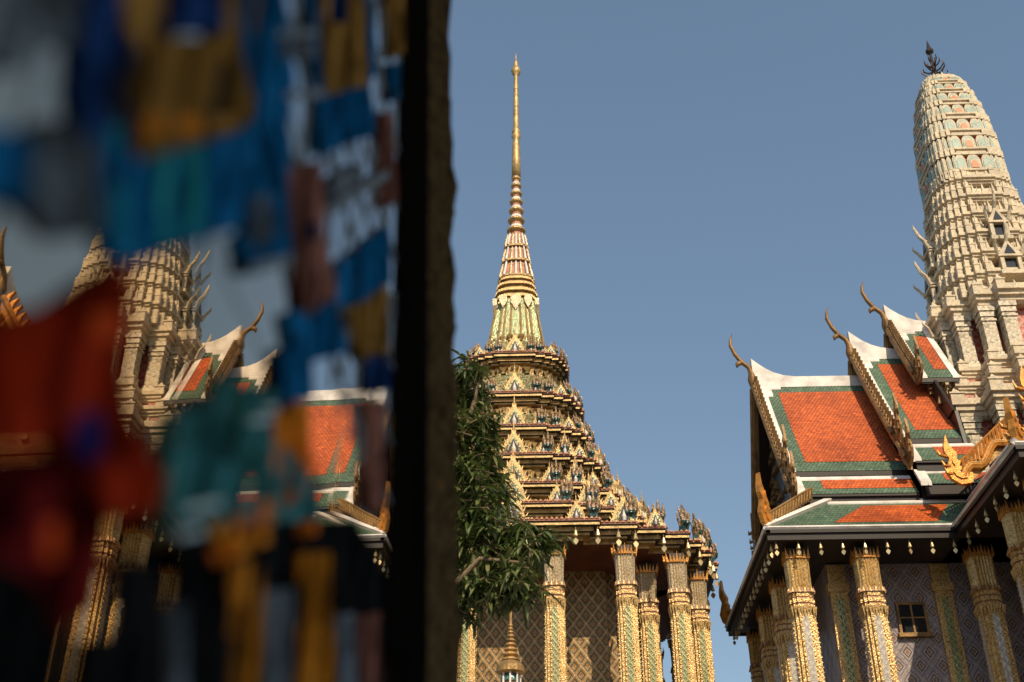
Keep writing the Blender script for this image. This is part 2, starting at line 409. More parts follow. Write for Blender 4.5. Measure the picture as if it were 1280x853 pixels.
for ti, ((a, z), (an, zn)) in enumerate(zip(TIERS, NEXT)):
    m = MB(); k = min(1., .55 + a / 9)
    din = (a - 3.3) if ti == 0 else .62 * k + .35
    fr_d = a - an + .42 * k
    prof = [(din, z - .34), (.55 * k, z - .34), (.55 * k, z - .24), (.36 * k, z - .22), (.36 * k, z - .16), (.24 * k, z - .15), (.24 * k, z - .02), (.06, z - .01), (.06, z + .06), (.03, z + .12), (.03, z + .17), (.14, z + .21), (fr_d - .05, zn - .62), (fr_d, zn - .60), (fr_d, zn - .30)]
    mi = [4, 5, 5, 0, 2, 5, 2, 0, 2, 1, 1, 3, 3, 5]
    m.loft([ring(a, zz, A, d) for d, zz in prof], mi, ti == 0, True)
    lp = redent(a, .06)
    for (p, q) in edges(lp):
        L = math.hypot(q[0] - p[0], q[1] - p[1]); n = max(1, int(L / .15))
        if p[1] > 1.5 * a * .6 and q[1] > a * .6: continue
        for i in range(n):
            t = (i + .5) / n; x, y = p[0] + (q[0] - p[0]) * t, p[1] + (q[1] - p[1]) * t
            m.spike((A.x + x, A.y + y, z + .165), L / n * 1.2, .10, 1)
            if i % 2 == 0: m.spike((A.x + x * (1 - .2 * k / a), A.y + y * (1 - .2 * k / a), z - .02), .07, -.13, 0)
    lp = redent(a, fr_d - .04)
    for (p, q) in edges(lp):
        L = math.hypot(q[0] - p[0], q[1] - p[1]); n = max(1, int(L / .24))
        for i in range(n):
            t = (i + .5) / n; x, y = p[0] + (q[0] - p[0]) * t, p[1] + (q[1] - p[1]) * t
            m.spike((A.x + x, A.y + y, zn - .36), L / n * .95, -.2, 0)
            if ti: m.spike((A.x + x, A.y + y, zn - .60), L / n * .6, .16, 3)
    tier = obj('roof_tier', m, ['gold', 'pinkterra', 'dark', 'greengold', 'soffit', 'golddark'], mon)
    hs_ = .55 + .38 * min(1, a / 6)
    for ci, (x, y) in enumerate(corners(a)):
        if ti > 0 and ci in (2, 4): continue
        for sx, sy in ((1, -1), (-1, -1), (1, 1)):
            if sy == 1 and (x < a * .9): continue
            if sx == -1 and ti == 0: continue
            yy, xx = sy * (y - .22), sx * (x - .22)
            rz = 0 if abs(yy) > abs(xx) else (math.pi / 2 if sx > 0 else -math.pi / 2)
            if abs(abs(yy) - abs(xx)) < .12 * a: rz = math.pi / 4 * sx
            f = hs_ * rnd.uniform(.92, 1.08)
            place(naga0, 'n', tier, (A.x + xx, A.y + yy, z + .18), rz, (f * .95, f * .95, f))
    G = [(0, a, 1.05), (.30 * a, a, .62), (.515 * a, .965 * a, .82 if a > 3 else .5), (.66 * a, .92 * a, .55)]
    for (x, y, ww) in G:
        for sx in ((1, -1) if x else (1,)):
            ww2 = ww * (.62 + .4 * min(1, a / 5)); h = ww2 * 1.12
            place(gab0, 'g', tier, (A.x + sx * x, A.y - y + .34, z + .17), 0, (ww2, 1, h))
            if sx > 0 and ti < 6: place(gab0, 'g', tier, (A.x + y - .34, A.y - x, z + .17), math.pi / 2, (ww2, 1, h))

# the spire: bell, banded shaft, rings and needle
bell = MB()
bp = [(1.40, 22.6), (1.40, 22.9), (1.25, 22.95), (1.25, 23.15), (1.14, 23.2), (1.0, 24.1), (.88, 24.9), (.79, 25.5), (.74, 25.62)]
bell.loft([ring(r, z, A) for r, z in bp], [0, 0, 0, 0, 1, 1, 1, 0])
for f in (-.62, -.45, -.2, .2, .45, .62):                 # raised gold ribs
    for rot in range(4):
        cs, sn = math.cos(rot * math.pi / 2), math.sin(rot * math.pi / 2)
        q = MB(); yo = 1.0 if abs(f) < .43 else .965
        q.tube([(f * r, -r * yo - .01, z) for r, z in ((1.14, 23.2), (1.0, 24.1), (.88, 24.9), (.79, 25.5))], [.055, .05, .045, .04], 4, 0)
        bell.add(q, lambda x, y, z: (A.x + x * cs - y * sn, A.y + x * sn + y * cs, z))
for rot in range(4):
    cs, sn = math.cos(rot * math.pi / 2), math.sin(rot * math.pi / 2)
    for x, s_ in ((0, .42), (-.5, .3), (.5, .3)):
        q = MB(); q.ext([(-s_ / 2, 0), (s_ / 2, 0), (s_ / 2, -.3), (0, -.3 - s_), (-s_ / 2, -.3)], lambda a, b_, t: (x + a, t - .16 * b_ * 0, 25.6 + b_), -.93, -.76, 2)
        bell.add(q, lambda X, Y, Z: (A.x + X * cs - Y * sn, A.y + X * sn + Y * cs, Z))
sp = obj('spire', bell, ['gold', 'green', 'silver'], mon)
m = MB()
for r, z0, z1 in ((.84, 25.62, 25.75), (.74, 25.75, 25.9), (.86, 25.9, 26.02), (.70, 26.02, 26.25), (.80, 26.25, 26.36), (.66, 26.36, 26.55), (.74, 26.55, 26.66), (.60, 26.66, 26.75)):
    m.loft([ring(r, z0, A), ring(r * .985, z1, A)], 0 if r > .72 else 1)
obj('spire_cornice', m, ['gold', 'golddark'], sp)
m = MB()
for r0, r1, z0, z1 in ((.70, .58, 26.75, 27.5), (.58, .48, 27.6, 28.3), (.48, .38, 28.4, 29.05)):
    m.loft([ring(r0 * .9, z0, A), ring(r1 * .9, z1, A)], 0)
    m.loft([ring(r0 * 1.08, z0 - .06, A), ring(r0 * 1.02, z0 + .05, A)], 2)
    for k_ in range(20):
        th = 2 * math.pi * k_ / 20
        ra, rb = sq(r0, th), sq(r1, th)
        m.tube([(A.x + ra * math.cos(th), A.y + ra * math.sin(th), z0), (A.x + rb * math.cos(th), A.y + rb * math.sin(th), z1 - .1), (A.x + rb * .95 * math.cos(th), A.y + rb * .95 * math.sin(th), z1 + .04)], [.055, .05, .01], 5, 1 if k_ % 2 else 3)
obj('lotus_band', m, ['pinkterra', 'white', 'gold', 'silver'], sp)
prof = []
m = MB(); z = 29.1; r = .40
for i in range(7):
    h = .56 - .03 * i
    m.lathe([(r * .66, z), (r * .66, z + h * .35)], 14, (A.x, A.y, 0), 1)
    m.lathe([(r * .74, z + h * .3), (r, z + h * .45), (r * 1.02, z + h * .6), (r * .8, z + h * .74)], 14, (A.x, A.y, 0), 0)
    m.lathe([(r * .8, z + h * .72), (r * .62, z + h)], 14, (A.x, A.y, 0), 2)
    z += h; r *= .895
obj('ringed_shaft', m, ['goldlight', 'pinkterra', 'white'], sp, smooth=False)
m = MB(); m.lathe([(.2, z - .05), (.19, 33.2), (.16, 34.3), (.13, 34.5), (.22, 34.65), (.15, 34.8), (.2, 34.9), (.13, 35.1), (.13, 36), (.10, 38.2), (.09, 38.3), (.19, 38.45), (.23, 38.6), (.17, 38.8), (.1, 38.9), (.12, 39.0), (.05, 39.3), (.015, 39.6), (0, 39.9)], 12, (A.x, A.y, 0), 0)
obj('needle', m, 'gold', sp, smooth=True)

# ---------------------------------------------------------------- the cross-shaped pavilion with its corn-cob tower (right)
C = Vector((15.2, 34.4, 0))
pan = empty('cross_shaped_pavilion', (C.x, C.y, GZ), 'pavilion with orange and green tiled roofs, pale columns and a cream corn-cob tower', 'temple')
TL = lambda u, v, z: (C.x - u, C.y - v, z)
TF = lambda u, v, z: (C.x - v, C.y - u, z)
RZ, EZ = 18.8, 11.95
def main_sec(dz, n=6):
    return [(3.0 * t, RZ + dz - 4.55 * (1.10 * t - .10 * t * t)) for t in [i / n for i in range(n + 1)]]
def sec_at(dz, t): return (3.0 * t, RZ + dz - 4.55 * (1.10 * t - .10 * t * t))
B2 = lambda dz, t: (3.1 + .55 * t, 13.97 + dz - .72 * t)
def sheet(m, T, f, t0, t1, u0, u1, s, n, off=0., mi=0, uw=None):
    """strip of roof slope between fractions t0..t1 and u0..u1 ; s = side"""
    L = 0.
    for i in range(n):
        ta, tb = t0 + (t1 - t0) * i / n, t0 + (t1 - t0) * (i + 1) / n
        a, b_ = f(ta), f(tb); l = math.hypot(b_[0] - a[0], b_[1] - a[1])
        m.face([T(u0, s * a[0], a[1] + off), T(u1, s * a[0], a[1] + off), T(u1, s * b_[0], b_[1] + off), T(u0, s * b_[0], b_[1] + off)], mi,
               [(u0, -L), (u1, -L), (u1, -L - l), (u0, -L - l)])
        L += l
def slab(m, T, f, t0, t1, u0, u1, s, n, o0, o1, mi=0):
    rings = []
    for i in range(n + 1):
        a = f(t0 + (t1 - t0) * i / n)
        rings.append([T(u0, s * a[0], a[1] + o0), T(u1, s * a[0], a[1] + o0), T(u1, s * a[0], a[1] + o1), T(u0, s * a[0], a[1] + o1)])
    m.loft(rings, mi)
def flame(scale=1.):
    o = [(0, -.18), (.34, -.24), (.60, -.06), (.72, .22), (.62, .46), (.55, .62), (.66, .82), (.66, 1.02), (.54, 1.42), (.50, 1.10), (.40, .92), (.30, .78), (.34, .58), (.24, .52), (.30, .36), (.40, .22), (.26, .10), (.10, .16), (-.05, .14)]
    return [(x * scale, z * scale) for x, z in o]
def eave_finial(parent, T, ug, s, v, z, sc_, mat):
    m = MB(); th_ = .07 if mat == 'orangegold' else .035
    m.ext(flame(sc_), lambda a, b_, t: T(ug + t, s * (v - .15 + a), z + b_), -th_, th_)
    m.ext([(x * .55 + .12, zz * .5 + .05) for x, zz in flame(sc_)], lambda a, b_, t: T(ug + t, s * (v - .15 + a), z + b_), -th_ * 1.6, th_ * 1.6)
    for q in ((.5, .35), (.58, .7), (.45, .1)):
        m.tube([T(ug, s * (v - .15 + q[0] * sc_), z + q[1] * sc_), T(ug + .1, s * (v - .05 + (q[0] + .16) * sc_), z + (q[1] + .02) * sc_), T(ug + .1, s * (v + (q[0] + .16) * sc_), z + (q[1] + .2) * sc_)], [.06, .05, .005], 5)
    return obj('eave_finial', m, mat, parent)
def rake_board(m, T, f, t0, t1, ug, s, n, wave, mi=(0, 1)):
    pts = [f(t0 + (t1 - t0) * i / n) for i in range(n + 1)]
    rings = []
    for i, a in enumerate(pts):
        wv = wave * math.sin(i / n * math.pi * 2 * 1.5)
        rings.append([T(ug - .02, s * a[0], a[1] - .30 + wv), T(ug + .12, s * a[0], a[1] - .30 + wv), T(ug + .12, s * a[0], a[1] + .16 + wv), T(ug - .02, s * a[0], a[1] + .16 + wv)])
    m.loft(rings, mi[0])
    m.tube([T(ug + .10, s * a[0], a[1] + .1 + wave * math.sin(i / n * math.pi * 3)) for i, a in enumerate(pts)], .10, 6, mi[0])
    N = max(3, int(n * 1.6))
    for i in range(N):
        a = f(t0 + (t1 - t0) * (i + .6) / N); b_ = f(min(1, t0 + (t1 - t0) * (i + 1.0) / N))
        wv = wave * math.sin((i + .6) / N * math.pi * 3)
        pr = [(-.09, .10), (.09, .02), (.10, .26), (.20, .44), (.02, .34)]
        m.ext([(a[0] + x, a[1] + z_ + wv) for x, z_ in pr], lambda p, q, t: T(ug + t, s * p, q), -.01, .10, mi[1])

def roof_tier(T, ug, ui, dz, sunny, tm=1.):
    bands = tm >= 1.
    mat_g = 'orangegold' if sunny else 'bronze'  # shade is in the colour: bright gilding on the sunlit wing, brown otherwise
    f = lambda t: sec_at(dz, t); g2 = lambda t: B2(dz, t)
    m = MB()
    for s in (1, -1):
        sheet(m, T, f, 0, tm, ug, ui, s, 8)
        slab(m, T, f, tm - .1, tm, ug - .02, ui, s, 2, -.16, -.02, 1)
        slab(m, T, f, .02, tm - .01, ug - .05, ug - .6, s, 4, -.24, -.10, 1)
        if not bands: continue
        sheet(m, T, g2, 0, 1, ug - .1, ui, s, 3)
        a, c = f(1), g2(0)                                   # dark fascia boards under the two breaks
        m.box(T(ug - .05, s * (a[0] - .12), c[1] - .02), T(ui, s * (a[0] - .02), a[1] - .06), 1)
        a = g2(1); m.box(T(ug - .15, s * (a[0] - .16), min(12.9, a[1] - .4)), T(ui, s * (a[0] - .05), a[1] - .05), 1)
        m.box(T(ug - .12, s * (a[0] - .10), a[1] - .09), T(ui, s * (a[0] + .02), a[1] - .03), 1)
    g3 = lambda t: (3.55 + .40 * t, 13.93 + (dz - 1.) * .5 - .55 * t)
    if dz > .5 and bands:
        for s in (1, -1):
            sheet(m, T, g3, 0, 1, ug - .15, ui, s, 2)
            a = g3(1); m.box(T(ug - .2, s * (a[0] - .2), a[1] - .3), T(ui, s * (a[0] - .04), a[1] - .02), 1)
    roof = obj('roof', m, ['tile_green', 'brownfascia'], pan, recalc=False)
    for s in (1, -1):
        for fn, t0, t1, du in ((f, .10, tm - .10, .62),) + (((g2, .12, .70, .85),) if bands else ()) + (((g3, .12, .72, .8),) if dz > .5 and bands else ()):
            m = MB(); sheet(m, T, fn, t0, t1, ug - du, ui, s, 8 if fn is f else 2, .016)
            obj('orange_panel', m, 'tile_orange', roof, recalc=False)
    m = MB()                                                 # white plaster: verges, ridge with its upswept end, strips over the breaks
    for s in (1, -1):
        slab(m, T, f, .0, tm, ug, ug - .24, s, 8, -.05, .07)
        if not bands: slab(m, T, f, 0, tm, ui + .2, ui, s, 6, -.05, .06)
        if bands: slab(m, T, g2, 0, 1, ug, ug - .3, s, 3, -.05, .07)
        slab(m, T, f, .0, .06, ug - .02, ug - .75, s, 2, -.02, .065); slab(m, T, f, .06, .14, ug - .02, ug - .42, s, 2, -.02, .065)
        if bands: slab(m, T, g2, 0, .14, ug - .2, ui, s, 1, -.05, .05)
        if dz > .5 and bands: slab(m, T, g3, 0, 1, ug - .05, ug - .35, s, 1, -.05, .07); slab(m, T, g3, 0, .16, ug - .2, ui, s, 1, -.05, .05)
    us = [ug + .10, ug - .12, ug - .35, ug - .6, ug - .9, ug - 1.3, ui]
    hs2 = [.95, .74, .55, .40, .29, .23, .22]
    m.loft([[T(u, .13, RZ + dz - .18), T(u, .10, RZ + dz + h), T(u, -.10, RZ + dz + h), T(u, -.13, RZ + dz - .18)] for u, h in zip(us, hs2)])
    obj('white_ridge', m, 'white', roof)
    m = MB()
    for s in (1, -1):
        rake_board(m, T, f, .04, tm - .03, ug + .02, s, 12, .0)
        if bands: rake_board(m, T, g2, 0, 1, ug + .02, s, 5, .05)
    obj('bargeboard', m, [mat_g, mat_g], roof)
    m = MB(); a, c = f(.97), f(0)                            # the gable face set back under the verge
    m.ext([(-2.9, a[1] - .2), (2.9, a[1] - .2), (0, c[1] - .15)], lambda p, q, t: T(ug - .5 + t, p, q), 0, .1)
    m.ext([(-3.4, 12.95 + min(dz, 0)), (3.4, 12.95 + min(dz, 0)), (2.9, a[1] - .22), (-2.9, a[1] - .22)], lambda p, q, t: T(ug - .55 + t, p, q), 0, .1)
    for i in range(60):
        q = rnd.random(); h_ = rnd.random(); zz = a[1] + (c[1] - a[1]) * h_ * .86; vv = (q - .5) * 5.0 * (1 - h_)
        m.spike(T(ug - .38, vv, zz), .28, .34, 1)
    obj('pediment', m, ['golddark', 'gold'] if sunny else ['dark', 'bronze'], roof)  # gable turned from the sun has its shade painted in as near-black
    m = MB()                                                 # horn-like apex finial
    zz = RZ + dz
    m.tube([T(ug + .10, 0, zz - .25), T(ug + .12, 0, zz + .15), T(ug + .12, 0, zz + .45), T(ug + .20, 0, zz + .68), T(ug + .42, 0, zz + .88), T(ug + .60, 0, zz + 1.18), T(ug + .72, 0, zz + 1.52), T(ug + .70, 0, zz + 1.76), T(ug + .62, 0, zz + 1.98)], [.10, .19, .13, .095, .085, .085, .075, .055, .012], 8, 0, .8)
    m.tube([T(ug + .42, 0, zz + .86), T(ug + .56, 0, zz + .78), T(ug + .58, 0, zz + .66)], [.09, .08, .02], 6, 0)
    obj('apex_finial', m, 'bronze', roof, smooth=True)
    for s in (1, -1):
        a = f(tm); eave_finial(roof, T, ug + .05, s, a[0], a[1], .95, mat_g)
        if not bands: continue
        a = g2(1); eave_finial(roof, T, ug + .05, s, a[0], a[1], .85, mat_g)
    return roof
for T, sunny, tt in ((TL, False, ((8.35, 4.9, 0.), (4.95, 2.9, 1.0), (3.58, 2.35, 2.05, .62))), (TF, True, ((8.35, 5.4, -1.),))):
    for q in tt: roof_tier(T, q[0], q[1], q[2], sunny, *q[3:])

def skirt(T, sunny):
    """the lowest roof round a wing, with hips at its outer corners and a valley to the next wing"""
    ue, ut, ve, vt, zt = 9.45, 7.4, 4.4, 3.55, 13.05
    m = MB(); os_ = []; wh = MB()
    for s in (1, -1):
        p = [T(ue, s * ve, EZ), T(ve, s * ve, EZ), T(vt, s * vt, zt), T(ut, s * vt, zt)]
        m.face(p, 0, [(ue, 0), (ve, 0), (vt, 1.39), (ut, 1.39)])
        L = lambda u, t, off=.016: T(u, s * (ve + (vt - ve) * t), EZ + (zt - EZ) * t + off)
        o = MB(); os_.append(o); o.face([L(7.55, .16), L(4.75, .16), L(4.2, .80), L(6.55, .80)], 0, [(7.55, .22), (4.75, .22), (4.2, 1.11), (6.55, 1.11)])
        wh.loft([[L(u0, 0.90, -.06), L(u1, 0.90, -.06), L(u1, 1.02, -.06), L(u0, 1.02, -.06)] for u0, u1 in ((ut + .1, vt + .1),)] + [[L(ut + .1, .88, .05), L(vt + .1, .88, .05), L(vt + .1, 1.02, .05), L(ut + .1, 1.02, .05)]])
        wh.tube([T(ue + .02, s * (ve + .02), EZ + .03), T(ut, s * vt, zt + .05)], .10, 4)
        wh.tube([T(ue + .03, s * (ve + .03), EZ - .01), T(ve + .03, s * (ve + .03), EZ - .01)], .055, 4)
    m.face([T(ue, ve, EZ), T(ue, -ve, EZ), T(ut, -vt, zt), T(ut, vt, zt)], 0, [(ve, 0), (-ve, 0), (-vt, 2.3), (vt, 2.3)])
    LE = lambda v, t: T(ue + (ut - ue) * t, v, EZ + (zt - EZ) * t + .016)
    o = MB(); os_.append(o); o.face([LE(3.2, .15), LE(-3.2, .15), LE(-2.8, .85), LE(2.8, .85)], 0, [(3.2, .3), (-3.2, .3), (-2.8, 1.9), (2.8, 1.9)])
    wh.tube([T(ue + .03, ve + .03, EZ - .01), T(ue + .03, -ve - .03, EZ - .01)], .055, 4)
    # fascia and soffit
    for s in (1, -1):
        m.box(T(ue - .02, s * (ve - .16), EZ - .34), T(ve - .16 * s * 0 - .02, s * (ve - .02), EZ - .04), 1)
        m.box(T(ue + .02, s * (ve - .10), EZ - .16), T(ve - .0, s * (ve + .04), EZ - .065), 1)
    m.box(T(ue - .16, -ve + .2, EZ - .34), T(ue - .03, ve - .2, EZ - .04), 1)
    m.box(T(ue - .10, -ve - .04, EZ - .163), T(ue + .04, ve + .04, EZ - .068), 1)
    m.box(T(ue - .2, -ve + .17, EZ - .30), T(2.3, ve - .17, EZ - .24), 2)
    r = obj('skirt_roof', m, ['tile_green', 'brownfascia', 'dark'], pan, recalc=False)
    for o in os_: obj('orange_panel', o, 'tile_orange', r, recalc=False)
    obj('white_edge', wh, 'white', r)
    for s in (1, -1):                                        # comb board over the hip, gilt flame on the corner
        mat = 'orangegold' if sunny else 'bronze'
        m = MB(); P0, P1 = Vector(T(ue - .12, s * (ve - .05), EZ + .10)), Vector(T(ut + .55, s * (vt + .22), zt - .02))
        d = P1 - P0
        for k0, k1 in ((.02, .07), (.30, .36)):
            m.tube([P0 + Vector((0, 0, (k0 + k1) / 2)), P1 + Vector((0, 0, (k0 + k1) / 2))], .045, 4)
        for i in range(15):
            q = P0 + d * ((i + .5) / 15); m.tube([q, q + d.normalized() * .10 + Vector((0, 0, .34))], .042, 4)
        q0, q1 = P0 + Vector((0, 0, .02)), P1 + Vector((0, 0, .02)); nn = d.cross(Vector((0, 0, 1))).normalized() * .02
        m.loft([[q0 - nn, q0 + nn, q0 + nn + Vector((0, 0, .3)), q0 - nn + Vector((0, 0, .3))], [q1 - nn, q1 + nn, q1 + nn + Vector((0, 0, .3)), q1 - nn + Vector((0, 0, .3))]], 1)
        obj('comb_board', m, [mat, 'golddark'], r)
        m = MB(); fl = flame(.72 if sunny else 1.0)
        m.ext(fl, lambda a, b_, t: T(ue - .25 + a * .55 + t * .7, s * (ve - .25 + a * .55 - t * .7), EZ + .2 + b_), -.07, .07)
        m.ext([(x * .6 + .1, zz * .55 + .1) for x, zz in fl], lambda a, b_, t: T(ue - .25 + a * .55 + t * .7, s * (ve - .25 + a * .55 - t * .7), EZ + .2 + b_), -.12, .12)
        obj('corner_finial', m, 'orangegold', r)
skirt(TL, False); skirt(TF, True)
for s in (1, -1):                                            # low gable board with a wavy serpent body over the inner end of the near wing
    m = MB(); L0, L1 = (4.10, 13.05), (2.55, 14.35)
    pt = lambda t, up=0.: TF(4.95, s * (L0[0] + (L1[0] - L0[0]) * t), L0[1] + (L1[1] - L0[1]) * t + up)
    pf = lambda t, up, du: TF(4.95 + du, s * (L0[0] + (L1[0] - L0[0]) * t), L0[1] + (L1[1] - L0[1]) * t + up)
    m.tube([pf(i / 16, .02 + .13 * math.sin(i / 16 * 4 * math.pi), .12) for i in range(17)], [.12] * 15 + [.1, .06], 7, 0)
    m.tube([pf(i / 16, .06 + .13 * math.sin(i / 16 * 4 * math.pi), .19) for i in range(17)], .045, 5, 1)
    m.loft([[pf(t, -.25, 0), pf(t, -.25, .06), pf(t, .34, .06), pf(t, .34, 0)] for t in (0, 1)], 2)
    for i in range(14): m.tube([pf((i + .5) / 14, .12, .07), pf((i + .8) / 14, .52, .07)], .04, 4, 0)
    m.tube([pf(.0, .50, .06), pf(1., .54, .06)], .035, 4, 0)
    obj('bargeboard', m, ['orangegold', 'goldlight', 'golddark'], pan)
    eave_finial(pan, TF, 5.06, s, 4.05, 13.05, .9, 'orangegold')

# walls: a cross in plan, pilasters, window
m = MB(); h, e = 2.3, 7.5
cross = [(-e, -h), (-h, -h), (-h, -e), (h, -e), (h, -h), (e, -h), (e, h), (h, h), (h, e), (-h, e), (-h, h), (-e, h)]
m.loft([[(C.x + x, C.y + y, -.4) for x, y in cross], [(C.x + x, C.y + y, 12.95) for x, y in cross]])
obj('wall', m, 'wall_pink', pan)
m = MB()
for e_, z0, z1 in ((10.4, GZ, -1.0), (9.9, -1.0, -.4)):
    q = [(-e_, -4.9), (-4.9, -4.9), (-4.9, -e_), (4.9, -e_), (4.9, -4.9), (e_, -4.9), (e_, 4.9), (4.9, 4.9), (4.9, e_), (-4.9, e_), (-4.9, 4.9), (-e_, 4.9)]
    q = [(x * (1 - .0), y) for x, y in q] if e_ > 10 else [(max(-9.9, min(9.9, x)) * .985, y * .985) for x, y in q]
    m.loft([[(C.x + x, C.y + y, z0) for x, y in q], [(C.x + x, C.y + y, z1) for x, y in q]])
obj('platform', m, 'white', pan)
def pilaster(T, u, v):
    m = MB(); w_ = .25
    m.box(T(u - w_, v - .2, -.4), T(u + w_, v + .11, 11.6), 0); m.box(T(u - .10, v + .11, .2), T(u + .10, v + .125, 10.6), 1)
    m.box(T(u - w_ - .05, v - .2, 10.8), T(u + w_ + .05, v + .16, 11.05), 0)
    obj('pilaster', m, ['goldlight', 'strip_green'], pan)
for T in (TL, TF):
    for u in (7.24, 4.35): pilaster(T, u, h)
wx0, wx1, wz0, wz1, wy = 9.47, 10.30, 9.62, 10.50, C.y - h
m = MB(); t = .075
m.box((wx0, wy - .09, wz0), (wx0 + t, wy - .002, wz1)); m.box((wx1 - t, wy - .09, wz0), (wx1, wy - .002, wz1))
m.box((wx0 + t, wy - .09, wz1 - t), (wx1 - t, wy - .002, wz1)); m.box((wx0 - .05, wy - .15, wz0 - .11), (wx1 + .05, wy - .002, wz0))
m.box(((wx0 + wx1) / 2 - .025, wy - .07, wz0), ((wx0 + wx1) / 2 + .025, wy - .01, wz1 - t)); m.box((wx0 + t, wy - .072, (wz0 + wz1) / 2 - .02), (wx1 - t, wy - .012, (wz0 + wz1) / 2 + .02))
wo = obj('window', m, 'bronze', pan)
m = MB(); m.box((wx0 + t, wy - .04, wz0), (wx1 - t, wy - .003, wz1 - t)); obj('pane', m, 'glass', wo)

pc = None
def pcol(x, y):
    global pc
    loc = (x, y, -.4)
    if pc is None: pc = column(pan, loc, 11.97, .335, 'strip_white', petal='goldlight', fl=.35)
    else: dup(pc, pan, loc)
for u, v in ((8.6, 3.65), (6.72, 3.65), (3.65, 3.65), (8.6, 1.3), (8.6, -1.3), (8.6, -3.65), (6.72, -3.65), (3.65, -3.65)): p = TL(u, v, 0); pcol(p[0], p[1])
for u, v in ((8.6, 3.65), (6.72, 3.65), (8.6, 1.3), (8.6, -1.3), (8.6, -3.65), (6.72, -3.65), (3.65, -3.65)): p = TF(u, v, 0); pcol(p[0], p[1])

# the corn-cob tower
P = C + Vector((.10, 0, 0))
PS = .90
FRT = [(1, .34), (.87, .60), (.60, .87), (.34, 1)]
FX = FRT
def pobj(name, mb, mats, parent):
    mb.v = [(P.x + (x - P.x) * PS, P.y + (y - P.y) * PS, z) for x, y, z in mb.v]
    return obj(name, mb, mats, parent)
m = MB()
def ring(a, z, c, d=0., fr=None): return [(c[0] + x, c[1] + y, z) for x, y in redent(a, d, fr or FX)]
def cornice(r, z, h, out=.18, mi=0):
    m.loft([ring(r, z, P), ring(r + out * .4, z + h * .15, P), ring(r + out * .4, z + h * .35, P), ring(r + out * .7, z + h * .4, P), ring(r + out * .7, z + h * .62, P), ring(r + out, z + h * .66, P), ring(r + out, z + h, P), ring(r, z + h, P)], mi)
def allcorners(r):
    for (x, y) in corners(r, FX):
        for sx in (1, -1):
            for sy in (1, -1): yield (P.x + sx * x, P.y + sy * y, sx, sy)
def antefix(r, z, w_, h, d=.5):
    for x, y, sx, sy in allcorners(r):
        x, y = x - sx * w_ * d, y - sy * w_ * d
        m.box((x - w_ / 2, y - w_ / 2, z), (x + w_ / 2, y + w_ / 2, z + h * .35), 0)
        m.box((x - w_ * .58, y - w_ * .58, z + h * .35), (x + w_ * .58, y + w_ * .58, z + h * .46), 0)
        m.spike((x, y, z + h * .46), w_ * 1.1, h * .54, 0)
def midspikes(r, z, w_, h):
    for p_, q_ in edges(redent(r, w_ * .5, FX)):
        L = math.hypot(q_[0] - p_[0], q_[1] - p_[1]); n = int(L / (w_ * 1.7))
        for i in range(n):
            t = (i + .5) / n; m.spike((P.x + p_[0] + (q_[0] - p_[0]) * t, P.y + p_[1] + (q_[1] - p_[1]) * t, z), w_, h, 0)
m.loft([ring(3.3, 12.5, P), ring(3.0, 14.3, P), ring(2.95, 16.75, P)], 1)
cornice(3.25, 14.0, .5, .25)
cornice(3.25, 16.45, .65, .46); antefix(3.70, 17.1, .46, .46); midspikes(3.6, 17.1, .2, .24)
m.loft([ring(3.02, 17.0, P), ring(3.0, 17.5, P)], 1); cornice(2.95, 17.38, .40, .38); antefix(3.3, 17.78, .42, .42)
m.loft([ring(2.66, 17.7, P), ring(2.62, 18.2, P)], 1); cornice(2.58, 18.04, .40, .36); antefix(2.92, 18.44, .36, .40)
m.loft([ring(2.1, 18.4, P), ring(2.06, 20.8, P)], 1)
cornice(2.36, 20.42, .60, .42); antefix(2.74, 21.02, .32, .48); midspikes(2.65, 21.02, .2, .26)
FX = FR
z, r = 21.02, 2.24
for i in range(6):
    hh = .915 - .010 * i; rn = r - .135
    m.loft([ring(r - .26, z, P), ring(rn - .20, z + hh * .68, P)], 2)
    cornice(rn - .14, z + hh * .60, hh * .40, .28)
    antefix(rn + .12, z + hh, .19, .62); midspikes(rn + .10, z + hh, .19, .50); midspikes(rn - .12, z + hh, .15, .5)
    for x, y, sx, sy in allcorners(rn + .08):
        m.box((x - sx * .02 - .09, y - sy * .02 - .09, z), (x - sx * .02 + .09, y - sy * .02 + .09, z + hh * .6), 0)
    z += hh; r = rn
m.loft([ring(1.25, 26.0, P), ring(1.2, 27.2, P), ring(1.12, 28.6, P), ring(.98, 30.2, P), ring(.75, 31.4, P), ring(.5, 32.0, P), ring(.16, 32.3, P)], 3)
prang = pobj('tower', m, ['cream', 'redlattice', 'creamtile', 'petalteal'], pan)
# pilasters round both colonnades
for zz0, zz1, r, w_ in ((14.4, 16.5, 3.28, .46), (18.42, 20.45, 2.46, .42)):
    src = None; FX = FRT
    mm = MB(); hgt = zz1 - zz0
    mm.box((-w_ / 2, -w_ / 2, 0), (w_ / 2, w_ / 2, hgt), 0)
    for za, zb, k_ in ((0, .22, 1.3), (.22, .32, 1.15), (hgt - .55, hgt - .47, 1.2), (hgt - .38, hgt - .2, 1.18), (hgt - .18, hgt, 1.35)):
        mm.box((-w_ / 2 * k_, -w_ / 2 * k_, za), (w_ / 2 * k_, w_ / 2 * k_, zb), 0)
    for x, y, sx, sy in allcorners(r):
        if y > P.y + .4 * r and x > P.x: continue
        l_ = (P.x + (x - sx * w_ * .45 - P.x) * PS, P.y + (y - sy * w_ * .45 - P.y) * PS, zz0)
        if src is None: src = obj('tower_pilaster', mm, ['creamtile'], prang, l_)
        else: dup(src, prang, l_)
